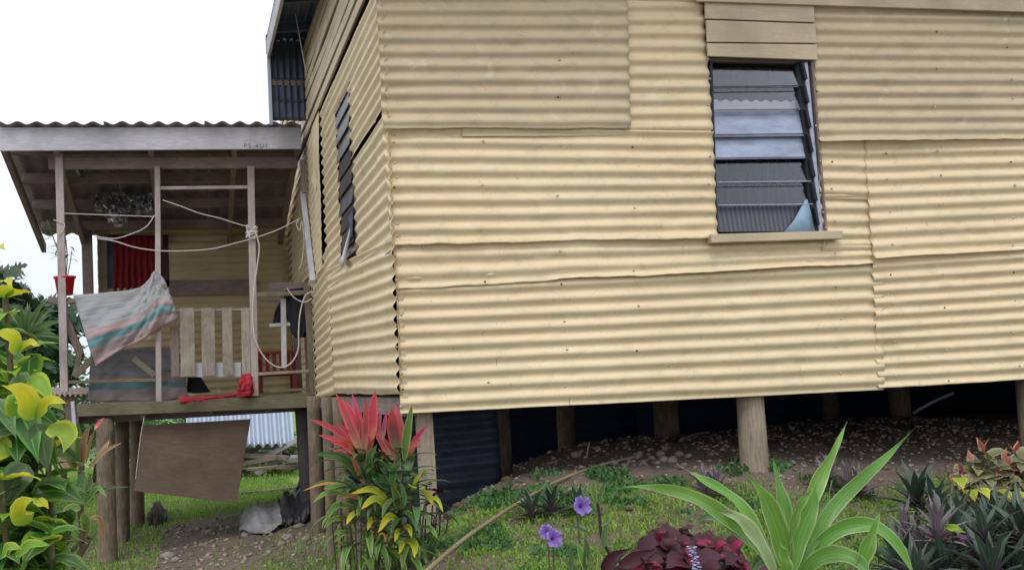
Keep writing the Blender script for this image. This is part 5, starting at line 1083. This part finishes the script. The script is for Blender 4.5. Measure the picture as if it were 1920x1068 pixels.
# -- ruellia
YR = 3.3
ru = thing('ruellia_plant', [PY(1160, 1068, YR)[0], YR, float(H(.4, YR))], 'slender dark-stemmed plant with narrow leaves beside the purple flowers', 'plant')
tube('stem', [np.array([PY(1172, 1068, YR)[0], YR, float(H(.4, YR))-.03]), PY(1168, 1090, YR), PY(1152, 1052, YR), PY(1130, 1012, YR), PY(1124, 965, YR), PY(1118, 930, YR)], .005, STEMD, ru, n=40, k=7)
for i, (pts, wp_, m) in enumerate((([(1118, 945), (1112, 915), (1118, 898)], 14, L_LG), ([(1118, 945), (1100, 930), (1088, 912)], 12, L_DG), ([(1120, 945), (1130, 915), (1135, 900)], 10, L_DG), ([(1122, 965), (1112, 955), (1105, 940)], 10, L_DG), ([(1126, 985), (1140, 975), (1142, 965)], 9, L_DG), ([(1130, 1030), (1134, 1000), (1138, 970)], 14, L_DG), ([(1165, 1080), (1180, 1045), (1208, 1012)], 14, L_DG), ([(1100, 1075), (1090, 1040), (1080, 1010)], 18, L_LG), ([(1095, 1080), (1100, 1030), (1095, 1005)], 16, L_DG), ([(1090, 1085), (1070, 1060), (1052, 1045)], 18, L_DG), ([(1150, 1070), (1140, 1050), (1128, 1040)], 14, L_DG), ([(1120, 1085), (1125, 1050), (1118, 1030)], 14, L_LG), ([(1060, 1090), (1072, 1050), (1066, 1015)], 12, L_DG), ([(1107, 1000), (1085, 990), (1045, 975)], 7, L_DG))):
    P = [PY(*p, YR-.02) for p in pts]; rleaf('leaf', P, wp_/2204*YR, m, ru, prof='lance', n=9, seed=i, facing=(.2*math.sin(i), -1, .3))
def m_petal():
    t = MT('violet_petal'); tcn = t.n('ShaderNodeTexCoord'); sx = t.n('ShaderNodeSeparateXYZ'); t.l(tcn.outputs['UV'], sx.inputs[0])
    c = t.ramp(sx.outputs[0], [(0, srgb(62, 36, 110)), (.12, srgb(92, 60, 150)), (.3, srgb(128, 98, 184)), (.75, srgb(146, 118, 200)), (1, srgb(170, 148, 216))])
    mp = t.n('ShaderNodeMapping'); mp.inputs['Scale'].default_value = (1, 40, 1); t.l(tcn.outputs['UV'], mp.inputs[0]); n = t.noise(mp.outputs[0], 3, 3)
    c = t.mix(t.rng(n, .5, .7, 0, .4), c, srgb(108, 76, 168)); t.bump(n, .3, .002); t.col(c, .6)
    tr = t.n('ShaderNodeBsdfTranslucent'); t.l(c, tr.inputs[0]); ms = t.n('ShaderNodeMixShader'); ms.inputs[0].default_value = .35; t.l(t.p.outputs[0], ms.inputs[1]); t.l(tr.outputs[0], ms.inputs[2]); t.l(ms.outputs[0], t.o.inputs[0]); return t.m
PET = m_petal()
def flower(px, py, dpx, y, face, label, seed=0):
    c_ = PY(px, py, y); R_ = dpx/2/2204*y; f = _n(np.array(face, float)); s = _n(np.cross(f, (0, 0, 1))); u = np.cross(s, f); n, m = 60, 9; vs = []; uv = []; rs = random.Random(seed)
    for j in range(m):
        r = j/(m-1)
        for i in range(n):
            a = 2*math.pi*i/n; lobe = .76+.24*abs(math.cos(2.5*a+seed))**.55+.04*math.sin(9*a+seed)+.03*math.sin(14*a)
            rr = R_*r*(1+(lobe-1)*r**1.5); h = R_*(-.75*(1-r)**2.2+.0)+R_*(.16*math.sin(5*a+1)+.09*math.sin(11*a+seed))*r*r
            vs.append(c_+s*rr*math.cos(a)+u*rr*math.sin(a)+f*h); uv.append((r, i/n))
    fs = [(j*n+i, j*n+(i+1) % n, (j+1)*n+(i+1) % n, (j+1)*n+i) for j in range(m-1) for i in range(n)]
    t = thing('purple_flower', c_, label, 'flower'); mk('petals', vs, fs, PET, t, uv, smooth=True)
    tube('stalk', [c_-f*R_*.7, c_-f*R_*2+np.array([.01, 0, -.03]), np.array([c_[0]+.03, c_[1]+.1, float(H(c_[0]+.03, c_[1]+.1))])], .0025, STEM, t, n=16, k=5)
flower(1092, 947, 40, YR-.03, (.15, -1, .25), 'upper violet five-lobed flower beside the dark stem')
flower(1040, 1008, 38, YR-.05, (.3, -1, .2), 'lower front violet flower overlapping another behind it', 2)
flower(1024, 996, 30, YR-.01, (-.5, -1, .3), 'smaller violet flower partly hidden behind the lower front one', 4)
# -- small maroon leaves near the corner post
mc = thing('coleus_plant', G(825, 950, 5), 'small maroon-leaved plant at the foot of the square corner post', 'plant')
g = G(825, 955, 5)
for k, (px, py, a_, s_) in enumerate(((800, 912, 0, .8), (812, 930, 1, 1.), (828, 925, 5.2, 1.2), (820, 945, 4, .9), (795, 950, 2, .7), (840, 975, 3, .7), (815, 968, 5, .8), (808, 990, 2.5, .7))):
    c_ = PY(px, py, 5.5); inst(kv[0], 'leaf', mc, c_, a_+3, .2, s_*1.1); tube('stem', [[c_[0]-.02, 5.52, float(H(c_[0], 5.52))-.02], c_], .004, STEMD, mc, n=4, k=5)

# ================================================================ BACKGROUND TREES
def tree(name, base_, top, spread, nl, leafL, mat, label, seed, kind='broad', trunk_r=.08, cz=None):
    rs = random.Random(seed); rn_ = np.random.default_rng(seed); b_ = np.array([base_[0], base_[1], float(H(base_[0], base_[1]))-.1]); tp = np.asarray(top, float)
    t = thing(name, b_, label, 'tree'); tube('trunk', [b_, (b_+tp)/2+[.08, 0, 0], tp], [trunk_r, trunk_r*.4], BARK, t, n=14, k=8)
    cs = []
    for k in range(9 if kind != 'spiky' else 0):
        a = rs.uniform(0, 6.28); p = b_+(tp-b_)*rs.uniform(.45, .95); e = p+np.array([math.cos(a)*spread*rs.uniform(.5, 1), math.sin(a)*spread*rs.uniform(.5, 1), spread*rs.uniform(.1, .7)]); tube('branch', [p, (p+e)/2+[0, 0, .05], e], [trunk_r*.35, trunk_r*.1], BARK, t, n=8, k=5); cs.append(e); cs.append((p+e*2)/3)
    cs.append(tp); cs = np.array(cs)
    V_, F_, U_ = [], [], []
    if kind == 'spiky':
        for k in range(nl):
            a = rs.uniform(0, 6.28); e = rs.uniform(-.5, 1.3); d = np.array([math.cos(a)*math.cos(e), math.sin(a)*math.cos(e), math.sin(e)]); L = leafL*rs.uniform(.7, 1.1)
            vv, f, uv = ribbon([tp, tp+d*L*.55, tp+d*L+np.array([0, 0, -L*.12])], .05, (0, -1, .3) if abs(d[1]) < .9 else (1, 0, 0), 'lance', .2, 7); F_.append(f+sum(len(q_) for q_ in V_)); V_.append(vv); U_.append(uv)
    else:
        for k in range(nl):
            c_ = cs[rs.randrange(len(cs))]+rn_.normal(0, spread*.22, 3); a = rs.uniform(0, 6.28); e = rs.uniform(-.9, .5); d = np.array([math.cos(a)*math.cos(e), math.sin(a)*math.cos(e), math.sin(e)]); L = leafL*rs.uniform(.6, 1.2); up = rn_.normal(0, .5, 3)+np.array([0, -.4, .8])
            s = _n(np.cross(d, up)); nn = np.cross(s, d)
            if kind == 'lobed':
                pts = [c_]; cen = c_; loop = []
                for j, (tt, ww) in enumerate(((0, .04), (.2, .38), (.28, .12), (.45, .5), (.52, .14), (.68, .42), (.74, .12), (.9, .2), (1.05, 0.0))): loop.append((tt, ww))
                vv = [c_+d*L*tt+s*L*ww*.9-nn*L*.25*tt*tt for tt, ww in loop]+[c_+d*L*tt-s*L*ww*.9-nn*L*.25*tt*tt for tt, ww in loop]
                m_ = len(loop); f = np.array([[j, j+1, j+1+m_, j+m_] for j in range(m_-1)]); uv = [(.9, tt) for tt, ww in loop]+[(.1, tt) for tt, ww in loop]
            else:
                vv = [c_, c_+d*L*.45+s*L*.24, c_+d*L-nn*L*.2, c_+d*L*.45-s*L*.24]; f = np.array([[0, 1, 2, 3]]); uv = [(.5, 0), (1, .5), (.5, 1), (0, .5)]
            F_.append(f+sum_len[0]); V_.append(np.array(vv)); U_.append(np.array(uv)); sum_len[0] += len(vv)
        sum_len[0] = 0
    mk('crown', np.vstack(V_), np.vstack(F_), mat, t, np.vstack(U_), smooth=False)
    return t
sum_len = [0]
L_T2 = m_leaf('bush_leaf', srgb(96, 132, 78), srgb(124, 156, 92), hv=.03, vv=.4, trans=.3)
tp = PY(45, 560, 15); tree('breadfruit_tree', (tp[0]-.2, 15), tp+[0, 0, -.15], .55, 520, .26, L_TR, 'dark lobed-leaf tree against the sky left of the verandah', 1, 'lobed')
tp = PY(-60, 560, 14.5); tree('breadfruit_tree', (tp[0], 14.5), tp, .6, 520, .26, L_TR, 'dark lobed-leaf tree at the left edge of the picture', 2, 'lobed')
tp = PY(48, 628, 12.6); tree('dracaena_tree', (tp[0], 12.6), tp, .3, 46, .46, L_T2, 'spiky-headed slim tree left of the verandah', 3, 'spiky', .03)
for k, (px, py, y_, sp_, lab) in enumerate(((20, 700, 17, .8, 'dense green bush behind the spiky tree at the left edge'), (110, 690, 18, .8, 'green bush seen between the left verandah post and the mat'), (170, 760, 19, .8, 'green bush behind the leftmost log post'), (250, 800, 21, .9, 'pale green bush beyond the two log posts'), (380, 800, 23, .9, 'green bush hidden mostly by the hung plywood'), (480, 862, 19.5, .55, 'low dark bush behind the scrap heap'), (548, 862, 20, .6, 'low bush behind the shed post at right'), (-60, 730, 16, .9, 'big bush at the far left edge below the tree'))):
    tp = PY(px, py, y_); tree('bush', (tp[0], y_), tp+[0, 0, -.1], sp_, 1500, .13, L_T2 if k % 2 else L_TR, lab, 10+k, 'broad', .05)
tp = PY(250, 812, 13.6); tree('bush', (tp[0], 13.6), tp+[0, 0, -.2], .28, 420, .07, L_T2, 'small leafy bush between the rear log posts', 40, 'broad', .03)
